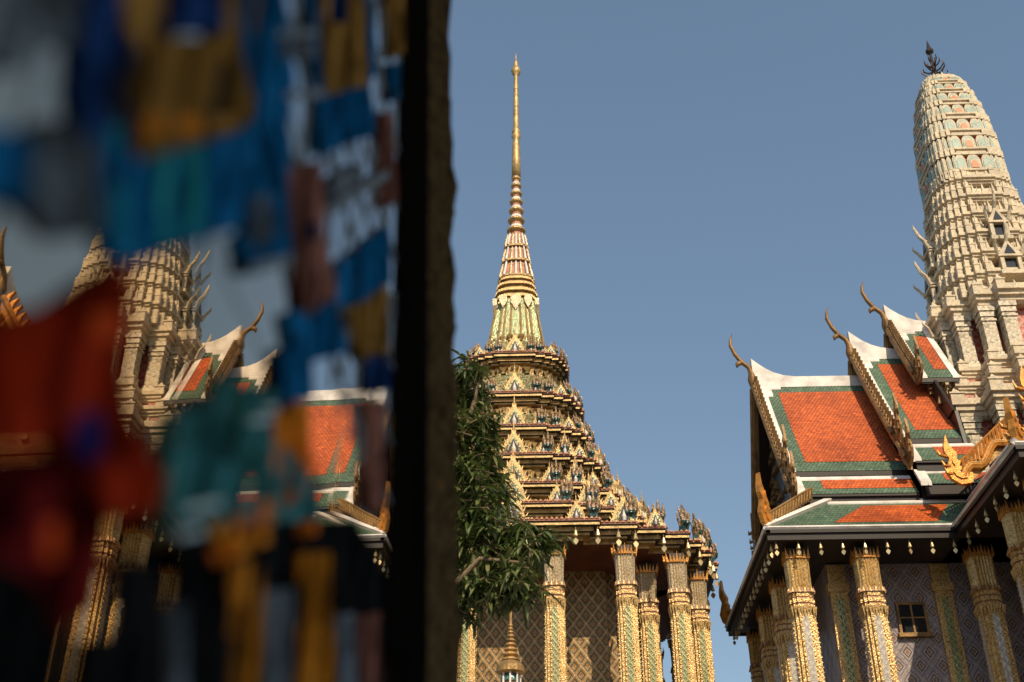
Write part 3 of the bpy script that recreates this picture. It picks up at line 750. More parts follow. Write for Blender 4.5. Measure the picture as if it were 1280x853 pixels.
# bands of porcelain petals up the cob
FX = FR
z = 26.35; HS = [1.0, .93, .86, .79, .70, .60, .48]
def cob(z):
    t = (z - 26.35) / (32.2 - 26.35); return 1.44 * (1 - .58 * max(0, t) ** 2.6) if t < .97 else .6
def arch(w_, h, n=7):
    return [(-w_ / 2, 0)] + [(-w_ / 2 * math.cos(math.pi * i / n / 1) , h * .45 + h * .55 * math.sin(math.pi * i / n)) for i in range(n + 1)] + [(w_ / 2, 0)]
for hh in HS:
    mm = MB(); r0, r1 = cob(z), cob(z + hh)
    mm.loft([ring(r0, z, P, -.05), ring(r0, z + hh * .10, P, -.05), ring(r0, z + hh * .12, P, .0), ring(r0, z + hh * .24, P, .0), ring(r0, z + hh * .26, P, -.07), ring(r0, z + hh * .36, P, -.07), ring(r0, z + hh * .36, P, .12)], 0)
    rm = (r0 + r1) / 2
    for rot in range(4):
        cs, sn = math.cos(rot * math.pi / 2), math.sin(rot * math.pi / 2)
        RT = lambda x, y, q: (P.x + x * cs - y * sn, P.y + x * sn + y * cs, q)
        yb = -rm - .0
        zb = z + hh * .36; ph = hh * .66; cw = .86 * rm
        lean = (r0 - r1) * .8
        def pet(cx_, y_, w2, h2, kind):
            for sc_, dd, mi_ in ((1., 0, 0), (.84, .03, 1), (.64, .05, 0), (.50, .07, 2)) if kind else ((1., 0, 0), (.78, .03, 1)):
                mm.ext([(cx_ + a * sc_, zb + b_ * sc_) for a, b_ in arch(w2, h2)], lambda a, b_, t: RT(a, y_ - dd + t + lean * (b_ - zb) / hh, b_), -.03, .08, mi_)
        pet(0, yb, cw * .44, ph, True); pet(-cw * .42, yb, cw * .34, ph, False); pet(cw * .42, yb, cw * .34, ph, False)
        mm.ext([(-cw * .5, zb), (cw * .5, zb), (cw * .5, zb + hh * .66), (-cw * .5, zb + hh * .66)], lambda a, b_, t: RT(a, yb + .10 + t + lean * (b_ - zb) / hh, b_), 0, .04, 3)
        for (fx, fy) in FR[:-1] if False else [(-.515, .965), (-.66, .92), (-.785, .85), (.515, .965), (.66, .92), (.785, .85), (-.875, .78), (.875, .78)]:
            ww = .125 * rm
            mm.ext([(fx * rm + a * .62, zb + b_ * .82) for a, b_ in ((-ww / 2, 0), (-ww / 2, ph * .7), (0, ph * 1.05), (ww / 2, ph * .7), (ww / 2, 0))], lambda a, b_, t: RT(a, -fy * rm - .045 + t + lean * (b_ - zb) / hh, b_), -.05, .08, 1)
            mm.ext([(fx * rm + a, zb + b_) for a, b_ in ((-ww / 2, 0), (-ww / 2, ph * .7), (0, ph * 1.05), (ww / 2, ph * .7), (ww / 2, 0))], lambda a, b_, t: RT(a, -fy * rm - .02 + t + lean * (b_ - zb) / hh, b_), -.05, .08, 0)
            mm.ext([(fx * r0 + a, z + b_) for a, b_ in ((-ww * .5, 0), (-ww * .5, hh * .34), (ww * .5, hh * .34), (ww * .5, 0))], lambda a, b_, t: RT(a, -fy * r0 - .03 + t, b_), -.07, .08, 0)
    pobj('petal_band', mm, ['cream', 'petalteal', 'petalorange', 'red'], prang)
    z += hh
mm = MB(); zc = z
mm.loft([ring(cob(z) * 1.0, z, P), ring(.78, z + .14, P), ring(.6, z + .3, P), ring(.34, z + .44, P), ring(.1, z + .52, P)], 0)
for k_ in range(12):
    th = 2 * math.pi * k_ / 12; mm.spike((P.x + .62 * math.cos(th), P.y + .62 * math.sin(th), z + .16), .2, .26, 0)
pobj('crown', mm, 'cream', prang)
# niches with little gables on the front and left faces
def niche(zb, r, rot, w_=.62):
    cs, sn = math.cos(rot), math.sin(rot)
    RT = lambda x, y, q: (P.x + x * cs - y * sn, P.y + x * sn + y * cs, q)
    q = MB(); y0 = -r - .34
    bx = lambda x0, x1, ya, yb_, za, zb_, mi: q.loft([[(x0, ya, za), (x1, ya, za), (x1, yb_, za), (x0, yb_, za)], [(x0, ya, zb_), (x1, ya, zb_), (x1, yb_, zb_), (x0, yb_, zb_)]], mi)
    bx(-w_ * .75, w_ * .75, y0 - .06, -r + .3, zb - .14, zb, 0)
    for s in (-1, 1): bx(s * w_ * .5 - .07, s * w_ * .5 + .07, y0, y0 + .16, zb, zb + .56, 0)
    bx(-w_ * .42, w_ * .42, y0 + .14, y0 + .3, zb, zb + .56, 1)
    bx(-w_ * .72, w_ * .72, y0 - .05, -r + .3, zb + .56, zb + .64, 0)
    q.ext([(-w_ * .8, zb + .64), (w_ * .8, zb + .64), (w_ * .4, zb + .86), (0, zb + 1.25), (-w_ * .4, zb + .86)], lambda a, b_, t: (a, t, b_), y0 - .02, -r + .3, 0)
    q.ext([(-w_ * .34, zb + .66), (w_ * .34, zb + .66), (0, zb + 1.05)], lambda a, b_, t: (a, t, b_), y0 - .045, y0 + .01, 1)
    q.tube([(0, y0 + .05, zb + 1.18), (0, y0 - .12, zb + 1.4), (0, y0 - .26, zb + 1.75), (0, y0 - .27, zb + 1.92)], [.08, .07, .05, .006], 6, 2)
    for s in (-1, 1): q.tube([(s * w_ * .7, y0, zb + .64), (s * w_ * .85, y0 - .15, zb + .95), (s * w_ * .85, y0 - .30, zb + 1.1), (s * w_ * .82, y0 - .31, zb + 1.25)], [.07, .06, .045, .006], 6, 2)
    k2 = MB(); k2.add(q, RT); pobj('niche', k2, ['cream', 'glass', 'cream'], prang)
for rot in (0, -math.pi / 2):
    niche(21.75, 2.02, rot, .62); niche(23.3, 1.78, rot, .54)
niche(19.6, 2.4, -math.pi / 2, .7)
def ring(a, z, c, d=0., fr=FR): return [(c[0] + x, c[1] + y, z) for x, y in redent(a, d, fr)]
# iron trident on top
mm = MB(); z = zc + .45
ax = lambda dx, dy, dz: (P.x + dx, P.y + dy, z + dz)
mm.tube([ax(0, 0, 0), ax(0, 0, 1.5)], [.10, .05], 8); mm.lathe([(.05, 1.4), (.15, 1.52), (.16, 1.6), (.08, 1.75), (.05, 1.95), (0, 2.2)], 8, (P.x, P.y, z)); mm.lathe([(.2, -.06), (.2, .06), (.1, .15)], 8, (P.x, P.y, z))
for k_, (h_, rr) in enumerate(((.28, .50), (.58, .40), (.88, .28))):
    for j in range(6):
        th = math.pi / 3 * j + k_ * .4
        mm.tube([ax(0, 0, h_ - .12), ax(rr * .6 * math.cos(th), rr * .6 * math.sin(th), h_ - .05), ax(rr * math.cos(th), rr * math.sin(th), h_ + .12), ax(rr * 1.0 * math.cos(th), rr * 1.0 * math.sin(th), h_ + .30)], [.035, .032, .03, .012], 5)
obj('trident', mm, 'iron', prang)

# ---------------------------------------------------------------- wind bells under the eaves
def bell_mesh():
    m = MB(); m.tube([(0, 0, 0), (0, 0, -.12)], .012, 4, 0)
    m.lathe([(.0, -.10), (.035, -.12), (.055, -.2), (.075, -.30), (.085, -.33), (.0, -.31)], 8, m=0)
    m.tube([(0, 0, -.3), (0, 0, -.42)], .008, 4, 0)
    m.ext([(0, -.38), (.09, -.48), (.07, -.55), (0, -.64), (-.07, -.55), (-.09, -.48)], lambda a, b_, t: (a, t, b_), -.012, .012, 0)
    return obj('wind_bell', m, 'brassbell')
M['brassbell'] = plain('brass', (.66, .50, .26), .35, .5, .2, 6.)
wb = bell_mesh(); first = [True]
def hang(loc, label, group, s=1., rz=0.):
    if first[0]: o = wb; first[0] = False; o.location = loc
    else: o = wb.copy(); COL.objects.link(o); o.location = loc
    o.rotation_euler = (0, 0, rz); o.scale = (s, s, s); tag(o, label, 'bell', group)
for i in range(9):
    u = 9.2 - i * .595
    hang(TL(u, 4.26, EZ - .34), 'brass bell under the front eave of the orange roofed pavilion', 'bells along the front eave of the pavilion', .64, rnd.uniform(-.6, .6))
for i in range(15):
    hang(TL(9.31, 4.1 - i * .58, EZ - .34), 'brass bell under the receding left eave of the orange roofed pavilion', 'bells along the left eave of the pavilion', .64, rnd.uniform(-.6, .6))
for i in range(6):
    hang(TF(4.9 + i * .75, 4.26, EZ - .34), 'brass bell under the eave of the near pavilion wing at right', 'bells along the near wing eave', .64, rnd.uniform(-.6, .6))
tb = []
for (x, y) in corners(6.8): tb += [(x - .12, -(y - .12))]
tb += [(1.0, -6.68), (2.0, -6.68), (-.2, -6.68), (-1.2, -6.68), (6.68, -1.5), (6.68, 0.), (3.3, -6.5), (6.5, -3.4)]
for (x, y) in tb:
    hang((A.x + x, A.y + y, 13.36), 'brass bell under the lowest eave of the golden spired temple', 'bells along the spired temple eave', .9, rnd.uniform(-.6, .6))

# ---------------------------------------------------------------- small gilded chedi in front of the spired temple
K = (-.95, 24.0)
ch = empty('miniature_chedi', (K[0], K[1], GZ), 'slim miniature gilded chedi with ringed spire and green collar below the tree', 'chedi')
m = MB()
for a, z0, z1 in ((1.5, GZ, -.8), (1.2, -.8, .4), (.95, .4, 1.6), (.75, 1.6, 2.8)):
    m.loft([ring(a, z0, (K[0], K[1])), ring(a * .93, z1 - .2, (K[0], K[1])), ring(a, z1 - .2, (K[0], K[1])), ring(a, z1, (K[0], K[1]))])
obj('pedestal', m, 'white', ch)
m = MB(); m.lathe([(.62, 2.8), (.62, 3.3), (.52, 3.5), (.50, 4.2), (.44, 5.0), (.34, 5.6), (.26, 5.9), (.30, 6.0), (.34, 6.1), (.34, 6.2), (.22, 6.24)], 20, (*K, 0))
obj('bell', m, 'goldlight', ch)
m = MB(); m.lathe([(.19, 6.2), (.20, 6.3), (.17, 6.46)], 16, (*K, 0))
for k_ in range(8):
    th = math.pi / 4 * k_; m.box((K[0] + .2 * math.cos(th) - .018, K[1] + .2 * math.sin(th) - .018, 6.2), (K[0] + .2 * math.cos(th) + .018, K[1] + .2 * math.sin(th) + .018, 6.46), 1)
obj('collar', m, ['petalteal2', 'white'], ch) if 'petalteal2' in M else obj('collar', m, ['teal', 'white'], ch)
m = MB(); z, r = 6.46, .27
m.lathe([(.2, 6.44), (.30, 6.48), (.29, 6.6), (.24, 6.66), (.2, 6.7)], 18, (*K, 0)); z = 6.68; r = .2
for i in range(9):
    h_ = .115 - .006 * i; m.lathe([(r * .6, z), (r, z + h_ * .4), (r * .9, z + h_ * .75), (r * .55, z + h_)], 14, (*K, 0)); z += h_; r *= .84
m.lathe([(.035, z - .02), (.025, z + .25), (.045, z + .3), (.02, z + .36), (.0, z + .6)], 8, (*K, 0))
obj('ringed_spire', m, 'golddark', ch)

# ---------------------------------------------------------------- tree
tr = empty('mango_tree', (-1.95, 14.2, GZ), 'leafy tree with long drooping dark green leaves in front of the spired temple', 'tree')
m = MB(); m.tube([(-1.95, 14.2, GZ), (-2.0, 14.2, 1.0), (-1.9, 14.3, 3.0), (-1.75, 14.2, 5.0), (-1.7, 14.1, 6.6), (-1.6, 14.1, 8.0)], [.26, .22, .18, .14, .09, .03], 9)
obj('trunk', m, 'bark', tr, smooth=True)
LB = [((-1.9, 14.3, 3.2), (-1.3, 14.0, 4.4), (-.55, 13.9, 5.5), (-.05, 13.9, 5.55)), ((-1.85, 14.2, 3.6), (-1.4, 13.7, 4.6), (-.9, 13.4, 5.0), (-.35, 13.3, 4.9)), ((-1.75, 14.2, 4.8), (-1.2, 14.2, 5.8), (-.8, 14.2, 6.5), (-.6, 14.2, 6.9)), ((-1.75, 14.2, 5.0), (-1.3, 13.9, 6.4), (-1.05, 13.9, 7.4), (-.95, 13.9, 8.0)), ((-1.8, 14.2, 4.4), (-2.6, 14.3, 5.6), (-3.4, 14.4, 6.4), (-3.9, 14.4, 6.8)), ((-1.8, 14.3, 4.0), (-2.4, 15.0, 5.2), (-2.9, 15.7, 6.0), (-3.2, 16.1, 6.2)), ((-1.7, 14.2, 5.6), (-2.2, 13.6, 6.8), (-2.5, 13.2, 7.6), (-2.6, 13.0, 8.0)), ((-1.75, 14.2, 5.2), (-1.2, 14.9, 6.2), (-.9, 15.4, 6.6), (-.8, 15.6, 6.7))]
for L_ in LB:
    m = MB(); m.tube(L_, [.085, .055, .03, .012], 6); obj('limb', m, 'bark', tr, smooth=True)
lv = MB()
def leaf(p, d, L, W):
    """long lanceolate leaf, folded along its midrib and drooping"""
    d = d.normalized(); sd = d.cross(Vector((rnd.uniform(-.4, .4), rnd.uniform(-.4, .4), 1))).normalized(); up = sd.cross(d).normalized()
    a = p; c1 = p + d * L * .35 - up * 0; c2 = p + d * L * .72 - Vector((0, 0, L * .10)); e_ = p + d * L - Vector((0, 0, L * .28))
    l1, r1 = c1 + sd * W + up * W * .35, c1 - sd * W + up * W * .35; l2, r2 = c2 + sd * W * .8 + up * W * .3, c2 - sd * W * .8 + up * W * .3
    b_ = len(lv.v); lv.v += [tuple(q) for q in (a, l1, c1, r1, l2, c2, r2, e_)]
    for fc in ((0, 1, 2), (0, 2, 3), (1, 4, 5, 2), (2, 5, 6, 3), (4, 7, 5), (5, 7, 6)): lv.f.append(tuple(b_ + q for q in fc)); lv.mi.append(0)
tw = MB()
def cluster(c, n):
    ax_ = Vector((rnd.gauss(0, 1), rnd.gauss(0, 1), rnd.uniform(-.4, .7))).normalized()
    tw.tube([c - ax_ * .28 - Vector((0, 0, .05)), c], [.010, .005], 4)
    for i in range(n):
        d = Vector((rnd.gauss(0, .8), rnd.gauss(0, .8), rnd.uniform(-1.1, .3))) + ax_ * .35
        leaf(c - ax_ * rnd.uniform(0, .2), d, rnd.uniform(.12, .32), rnd.uniform(.016, .031))
# clumps: (centre, radii, clusters)
CL = [((-1.75, 14.2, 7.25), (.72, .8, .75), 120), ((-1.25, 14.0, 7.75), (.34, .4, .48), 62), ((-1.15, 14.0, 6.9), (.42, .5, .5), 78), ((-1.0, 14.0, 6.1), (.44, .55, .5), 84), ((-1.0, 13.9, 5.5), (.42, .5, .4), 60), ((-.42, 13.9, 5.35), (.38, .4, .26), 44), ((-.12, 13.9, 5.45), (.16, .25, .12), 12), ((-.75, 13.7, 4.85), (.42, .4, .28), 52), ((-.42, 13.5, 4.72), (.22, .3, .22), 22), ((-1.15, 13.8, 4.65), (.22, .35, .3), 30), ((-1.3, 14.2, 5.1), (.3, .6, .5), 46), ((-2.2, 14.0, 6.6), (.9, .9, .9), 120), ((-3.2, 14.3, 6.6), (.9, .9, .7), 90), ((-2.9, 15.6, 6.2), (.9, .9, .7), 80), ((-2.2, 13.4, 7.7), (.8, .8, .55), 70), ((-1.0, 15.4, 6.6), (.5, .7, .5), 40)]
for c, rr, n in CL:
    for i in range(n):
        while True:
            q = Vector((rnd.uniform(-1, 1), rnd.uniform(-1, 1), rnd.uniform(-1, 1)))
            if q.length < 1: break
        cluster(Vector((c[0] + q.x * rr[0], c[1] + q.y * rr[1], c[2] + q.z * rr[2])), rnd.randint(7, 13))
obj('crown', lv, 'leaf', tr, recalc=False); obj('twigs', tw, 'bark', tr)

# ---------------------------------------------------------------- the mirror-glass mosaic pier close by on the left
HX = -.30
def mirrormat(name, c):
    s = NT(name); n = s.noise(3.0, 2.); s.bump(n, .0006, .5)
    return s.fin(c, .004, 1., .5)
M['mirror'] = mirrormat('clear_mirror_glass', (.70, .68, .64)); M['bronzemirror'] = mirrormat('aged_bronze_mirror_glass', (.62, .50, .35))
def glassmat(name, c, rough=.45, spec=.0):
    s = NT(name); f = s.noise(14., 4.); col = s.ramp(f, [(.3, tuple(x * .6 for x in c)), (.6, c), (.8, tuple(min(1, x * 1.25) for x in c))])
    return s.fin(col, rough, 0., spec)
PAL = {'navy': (0.009, 0.031, 0.109), 'blue': (0.006, 0.109, 0.264), 'ochre': (0.248, 0.132, 0.031), 'orange': (0.800, 0.260, 0.026), 'teal': (0.023, 0.248, 0.264), 'rust': (0.202, 0.085, 0.062), 'red': (0.288, 0.021, 0.006), 'darkred': (0.090, 0.005, 0.005), 'redbright': (0.750, 0.090, 0.020), 'cobalt': (0.010, 0.021, 0.140), 'tealdim': (0.046, 0.202, 0.217), 'orangedeep': (0.775, 0.186, 0.016), 'amber': (0.465, 0.171, 0.016), 'slate': (0.139, 0.171, 0.202), 'palecyan': (0.651, 0.800, 0.800), 'greyline': (0.248, 0.295, 0.326), 'greyglass': (0.120, 0.150, 0.165), 'black': (0.010, 0.012, 0.013)}
for k, c in PAL.items(): M['t_' + k] = glassmat(k + '_glass', c)
pier = empty('mosaic_pier', (-1.2, 1.2, GZ), 'close out-of-focus mirror mosaic pier filling the left side with flower pattern', 'pier')
HF = lambda y: -.30 + .022 * (y - 1.2)                      # the face is set a little askew
edge = lambda z, e: {'pane': 2.029 - 0.191 * z, 'groove': 2.586 - 0.281 * z, 'out': 3.639 - 0.420 * z}[e]
m = MB(); Z0, Z1 = GZ, 3.9
m.loft([[(HX - 1.9, -.6, z), (HF(-.6) - .09, -.6, z), (HF(edge(z, 'out')) - .09, edge(z, 'out') - .02, z), (HX - 1.9, edge(z, 'out') - .02, z)] for z in (Z0, Z1)])
M['t_core'] = plain('dark_grout', (.03, .03, .03), .9, 0., .3, 3., spec=0.)
obj('core', m, 't_core', pier)
m = MB()
m.loft([[(HF(edge(z, 'pane')) + t, edge(z, 'pane') + .01, z) for t in (-.1, .006)] + [(HF(edge(z, 'groove')) + t, edge(z, 'groove'), z) for t in (.006, -.1)] for z in (Z0, Z1)])
M['shadowwood'] = plain('shadow_black_wood', (.006, .005, .004), .8, 0., .3, 3., spec=.0)  # groove shadow put into the frame's near-black colour
M['mouldgold'] = plain('dull_carved_gilding', (.085, .056, .026), .8, 0., .6, 24., .03, 0., 50., fine=(60., .8, (.15, .095, .035)))
obj('frame', m, 'shadowwood', pier)
m = MB()                                                   # unseen roof added above and behind the camera to shade the pier
m.box((HX - 2.6, -6.6, 3.9), (3.4, 2.3, 4.15)); m.box((HX - 2.8, -6.8, 4.15), (3.6, 2.5, 4.3)); m.loft([[(HX - 2.8, -6.8, 4.3), (3.6, -6.8, 4.3), (3.6, 2.5, 4.3), (HX - 2.8, 2.5, 4.3)], [(HX - 1.4, -5.4, 5.6), (1.2, -5.4, 5.6), (1.2, 1.2, 5.6), (HX - 1.4, 1.2, 5.6)]])
obj('added_shade_roof', m, 'dark', pier)
m = MB(); n = 90; rows = []
for j in range(n + 1):                                       # carved and gilded border, uneven in relief
    z = Z0 + (Z1 - Z0) * j / n; e0, e1 = edge(z, 'groove') + .005, edge(z, 'out'); r_ = []
    for i in range(10):
        t = i / 9; y = e0 + (e1 - e0) * t
        r_.append((HF(y) - .038 + (.026 * abs(math.sin(j * .62 + i * .9)) + .024 * rnd.random()) * (1 if 0 < i else .3) - (.02 if i == 9 else 0), y + (.012 * math.sin(j * .9) if i == 9 else 0), z))
    rows.append(r_)
m.loft(rows, 0, False, False, False)
obj('carved_border', m, 'mouldgold', pier, smooth=True) if 'mouldgold' in M else obj('carved_border', m, 'golddark', pier, smooth=True)
# mirror panes, each set a hair out of true
YC = [.02, .52, .84, 1.14, 1.44, None]; ZC = [-1.5, .14, .36, .62, .95, 1.4, 2.1, 3.8]
TILT = {}
for i in range(5):
    for j in range(7):
        y0, y1, z0, z1 = YC[i], YC[i + 1], ZC[j], ZC[j + 1]
        a1, a0 = (edge(z1, 'pane'), edge(z0, 'pane')) if y1 is None else (y1 - .003, y1 - .003)
        if y1 is None and a1 < y0 + .03: a1 = y0 + .03
        if y1 is not None:
            a0, a1 = min(a0, edge(z0, 'pane')), min(a1, edge(z1, 'pane'))
            if a1 <= y0 + .02: a1 = y0 + .02
            if a0 <= y0 + .02: continue
        ty, tz = rnd.gauss(0, .0022), rnd.gauss(0, .002)
        yc, zc_ = (y0 + (y1 or a0)) / 2, (z0 + z1) / 2
        T = lambda y, z, t: (HF(y) + t + ty * (y - yc) + tz * (z - zc_), y, z)
        q = MB(); q.ext([(y0, z0 + .002), (a0, z0 + .002), (a1, z1 - .002), (y0, z1 - .002)], T, -.1, 0)
        obj('mirror_pane', q, 'mirror' if j > 3 or (i > 2 and j > 2) else 'bronzemirror', pier)
TILES = [
 ('blue', [(0.959,0.771),(1.033,0.834),(1.084,0.772),(1.076,0.755),(0.944,0.649),(0.906,0.666),(0.994,0.755)]),
 ('slate', [(0.912,0.719),(0.981,0.783),(1.013,0.743),(0.944,0.681)]),
 ('blue', [(1.1,0.701),(1.313,0.859),(1.415,0.838),(1.23,0.716),(1.142,0.678)]),
 ('black', [(0.885,0.367),(1.568,0.646),(1.845,0.661),(1.94,0.449),(0.954,0.223)]),
 ('black', [(0.566,0.219),(0.672,0.254),(0.836,0.314),(0.902,0.211),(0.606,0.142)]),
 ('blue', [(0.775,0.886),(0.869,0.992),(0.948,0.856),(1.022,0.816),(0.96,0.767),(0.867,0.816)]),
 ('tealdim', [(0.825,0.404),(1.138,0.555),(1.311,0.594),(1.33,0.549),(0.853,0.347)]),
 ('slate', [(0.927,0.952),(1.081,1.111),(1.098,1.094),(0.946,0.942)]),
 ('slate', [(1.194,0.962),(1.37,1.144),(1.401,1.136),(1.211,0.946)]),
 ('navy', [(0.537,0.61),(0.592,0.671),(0.63,0.595),(0.657,0.507),(0.617,0.489),(0.562,0.533)]),
 ('greyglass', [(0.423,0.49),(0.53,0.61),(0.543,0.557),(0.509,0.526),(0.494,0.488),(0.441,0.455)]),
 ('greyglass', [(0.506,0.444),(0.547,0.499),(0.596,0.521),(0.631,0.473),(0.582,0.431),(0.539,0.423)]),
 ('blue', [(0.46,0.421),(0.519,0.461),(0.547,0.447),(0.539,0.423),(0.476,0.39)]),
 ('ochre', [(0.57,0.655),(0.639,0.733),(0.658,0.685),(0.769,0.792),(0.757,0.865),(0.869,0.992),(0.915,0.838),(0.832,0.734),(0.663,0.563),(0.627,0.601)]),
 ('navy', [(0.639,0.733),(0.757,0.865),(0.773,0.808),(0.705,0.74),(0.659,0.683)]),
 ('orange', [(0.651,0.594),(0.683,0.625),(0.691,0.61),(0.66,0.582)]),
 ('orange', [(0.715,0.651),(0.748,0.683),(0.755,0.668),(0.723,0.639)]),
 ('ochre', [(0.789,0.718),(0.828,0.754),(0.834,0.741),(0.797,0.706)]),
 ('blue', [(0.605,0.543),(0.663,0.562),(0.832,0.733),(0.918,0.83),(1.018,0.824),(1.005,0.769),(0.809,0.595),(0.698,0.493),(0.659,0.472),(0.621,0.493)]),
 ('teal', [(0.61,0.55),(0.64,0.574),(0.684,0.492),(0.657,0.476)]),
 ('teal', [(0.684,0.593),(0.719,0.623),(0.753,0.553),(0.721,0.525)]),
 ('teal', [(0.737,0.637),(0.775,0.671),(0.808,0.603),(0.771,0.572)]),
 ('blue', [(0.862,0.984),(0.911,1.038),(1.025,0.963),(1.029,0.827),(0.907,0.841)]),
 ('ochre', [(1.033,1.176),(1.103,1.255),(1.129,1.193),(1.221,1.286),(1.201,1.365),(1.297,1.473),(1.387,1.319),(1.235,1.16),(1.147,1.075),(1.071,1.087)]),
 ('navy', [(1.107,1.259),(1.197,1.36),(1.216,1.281),(1.133,1.197)]),
 ('blue', [(0.995,1.133),(1.033,1.176),(1.139,1.068),(1.403,1.337),(1.475,1.294),(1.286,1.111),(1.164,0.986),(1.095,1.054)]),
 ('blue', [(1.287,1.462),(1.34,1.521),(1.444,1.396),(1.4,1.345)]),
 ('ochre', [(1.473,1.671),(1.652,1.872),(1.707,1.712),(1.557,1.546)]),
 ('blue', [(1.547,1.52),(1.666,1.64),(1.674,1.556),(1.586,1.467)]),
 ('rust', [(1.486,1.35),(1.607,1.462),(1.726,1.352),(1.599,1.232)]),
 ('rust', [(1.025,0.853),(1.159,0.973),(1.223,0.895),(1.32,0.869),(1.166,0.741),(1.083,0.794)]),
 ('navy', [(1.126,0.851),(1.175,0.89),(1.188,0.87),(1.143,0.834)]),
 ('blue', [(1.329,0.931),(1.651,1.237),(1.701,1.151),(1.494,0.971),(1.324,0.859)]),
 ('ochre', [(1.411,0.909),(1.672,1.131),(1.737,1.003),(1.538,0.894),(1.451,0.873)]),
 ('navy', [(1.536,0.901),(1.73,1.023),(1.767,0.971),(1.586,0.864)]),
 ('greyline', [(0.921,0.964),(1.075,1.125),(1.079,1.115),(0.925,0.955)]),
 ('greyline', [(0.975,0.921),(1.128,1.069),(1.136,1.063),(0.982,0.915)]),
 ('greyline', [(1.199,0.927),(1.601,1.323),(1.607,1.309),(1.212,0.921)]),
 ('greyline', [(0.939,0.66),(1.072,0.765),(1.078,0.759),(0.943,0.651)]),
 ('red', [(0.509,0.326),(0.601,0.393),(0.648,0.448),(0.685,0.484),(0.703,0.447),(0.706,0.402),(0.734,0.385),(0.812,0.37),(0.811,0.343),(0.741,0.308),(0.651,0.32),(0.542,0.263)]),
 ('darkred', [(0.543,0.261),(0.642,0.313),(0.73,0.301),(0.733,0.251),(0.694,0.211),(0.638,0.231),(0.566,0.219)]),
 ('redbright', [(0.638,0.411),(0.673,0.437),(0.68,0.417),(0.65,0.396)]),
 ('redbright', [(0.637,0.263),(0.653,0.272),(0.662,0.25),(0.649,0.243)]),
 ('cobalt', [(0.646,0.34),(0.675,0.358),(0.692,0.335),(0.679,0.322),(0.659,0.319)]),
 ('tealdim', [(0.813,0.426),(0.911,0.493),(0.968,0.473),(0.954,0.403),(0.852,0.353)]),
 ('tealdim', [(0.923,0.524),(1.099,0.602),(1.097,0.573),(1.108,0.503),(0.951,0.44)]),
 ('blue', [(1.081,0.642),(1.207,0.728),(1.249,0.673),(1.119,0.598)]),
 ('orangedeep', [(1.095,0.571),(1.144,0.603),(1.175,0.533),(1.115,0.502)]),
 ('orangedeep', [(1.151,0.621),(1.228,0.657),(1.28,0.559),(1.206,0.532)]),
 ('orangedeep', [(0.931,0.379),(1.115,0.486),(1.21,0.543),(1.216,0.529),(1.127,0.461),(0.966,0.377)]),
 ('orangedeep', [(0.944,0.362),(1.107,0.446),(1.123,0.44),(0.961,0.356)]),
 ('palecyan', [(0.852,0.344),(0.908,0.369),(0.914,0.366),(0.858,0.34)]),
 ('palecyan', [(0.858,0.366),(0.949,0.413),(0.951,0.408),(0.864,0.362)]),
 ('palecyan', [(1.038,0.553),(1.087,0.58),(1.089,0.575),(1.046,0.55)]),
 ('palecyan', [(1.003,0.521),(1.069,0.558),(1.072,0.553),(1.01,0.518)]),
 ('orangedeep', [(1.226,0.506),(1.32,0.551),(1.329,0.53),(1.241,0.491)]),
 ('amber', [(1.014,0.376),(1.108,0.415),(1.178,0.274),(1.068,0.249)]),
 ('amber', [(1.262,0.48),(1.405,0.536),(1.523,0.353),(1.314,0.305)]),
 ('slate', [(1.132,0.39),(1.236,0.43),(1.279,0.297),(1.19,0.277)]),
 ('slate', [(1.473,0.474),(1.593,0.518),(1.671,0.388),(1.532,0.356)]),
 ('rust', [(1.618,0.52),(1.793,0.583),(1.865,0.432),(1.694,0.393)]),
 ('rust', [(1.572,0.845),(1.715,0.921),(1.78,0.747),(1.657,0.701)]),
 ('slate', [(0.872,0.288),(0.896,0.3),(0.937,0.219),(0.909,0.212)]),
]

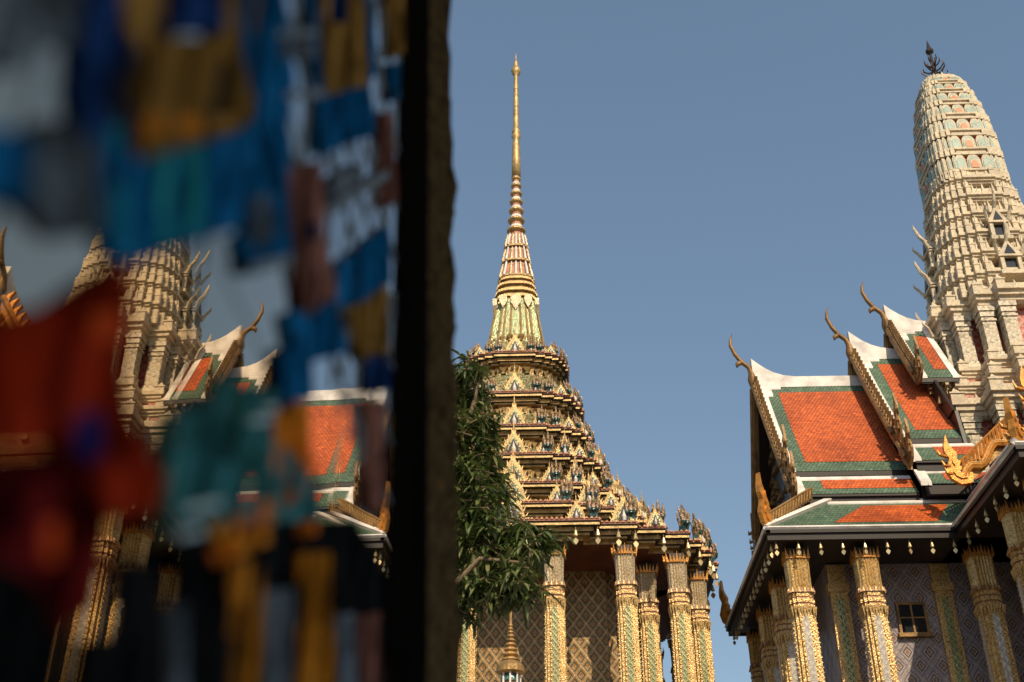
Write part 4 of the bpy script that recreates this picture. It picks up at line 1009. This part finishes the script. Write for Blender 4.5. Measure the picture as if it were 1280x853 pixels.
def clip(poly, x0, x1, y0, y1):
    for ax, lim, sg in ((0, x0, 1), (0, x1, -1), (1, y0, 1), (1, y1, -1)):
        out = []
        for i in range(len(poly)):
            a, b_ = poly[i - 1], poly[i]; da, db = (a[ax] - lim) * sg, (b_[ax] - lim) * sg
            if (da >= 0) != (db >= 0):
                t = da / (da - db); out.append((a[0] + (b_[0] - a[0]) * t, a[1] + (b_[1] - a[1]) * t))
            if db >= 0: out.append(b_)
        poly = out
        if len(poly) < 3: return []
    return poly
SPARSE = {'tealdim': .42, 'black': .32, 'amber': .35}
for k, c in PAL.items():
    M['d_' + k] = glassmat('dark_' + k + '_glass', tuple(x * .45 for x in c)); M['b_' + k] = glassmat('bright_' + k + '_glass', tuple(min(.9, x * 1.8 + .004) for x in c))
for i, (k, p) in enumerate(TILES):
    q = MB(); big = k not in ('greyline', 'palecyan', 'redbright', 'orange', 'cobalt')
    ys, zs = [a for a, _ in p], [a for _, a in p]
    if not big: q.ext(p, lambda y, z, t: (HF(y) + t, y, z), .009, .012, 0)
    else:                                                    # small slips of glass set in rows, some lost, each a bit different
        if k not in SPARSE: q.ext(p, lambda y, z, t: (HF(y) + t, y, z), .0025 + .0002 * (i % 9), .0035 + .0002 * (i % 9), 3)
        y = min(ys)
        while y < max(ys):
            wy = rnd.uniform(.016, .034) if k not in SPARSE else rnd.uniform(.008, .017); z = min(zs) - rnd.uniform(0, .05)
            while z < max(zs):
                hz = rnd.uniform(.05, .12) if k not in SPARSE else rnd.uniform(.03, .14); c = clip(p, y + .0012, y + wy - .0012, z + .0015, z + hz - .0015)
                if len(c) > 2 and rnd.random() > SPARSE.get(k, .03):
                    t0 = .0055 + .0003 * (i % 9) if k != 'black' else .0035; tl = rnd.gauss(0, .02)
                    q.ext(c, lambda a, b_, t: (HF(a) + t + (tl * (a - y) if t > .006 else 0), a, b_), t0 - .003, t0 + .003, rnd.choice((0, 0, 1, 1, 1, 2) if 'red' in k else (0, 0, 0, 1, 1, 2)))
                z += hz
            y += wy
    obj('glass_tile', q, ['t_' + k, 'd_' + k, 'b_' + k, 't_core'], pier)
# dark joints of the clear glass lattice
q = MB(); y = .92; W0 = edge(0, 'pane')
JT = lambda a, b_, t: (HF(a) + t, a, b_)
while y < W0 - .15:
    zt = min(1.95, (W0 - .02 - y) / (W0 - edge(1, 'pane')))
    if zt > .8: q.ext([(y - .0025, .75), (y + .0025, .75), (y + .0025, zt), (y - .0025, zt)], JT, .0005, .0035)
    y += rnd.uniform(.07, .10)
z = .80
while z < 1.9:
    ye = edge(z, 'pane') - .01
    q.ext([(.88, z - .003), (ye, z - .003), (ye, z + .003), (.88, z + .003)], JT, .0008, .0031); z += rnd.uniform(.10, .15)
obj('grout_lattice', q, 't_greyline', pier)
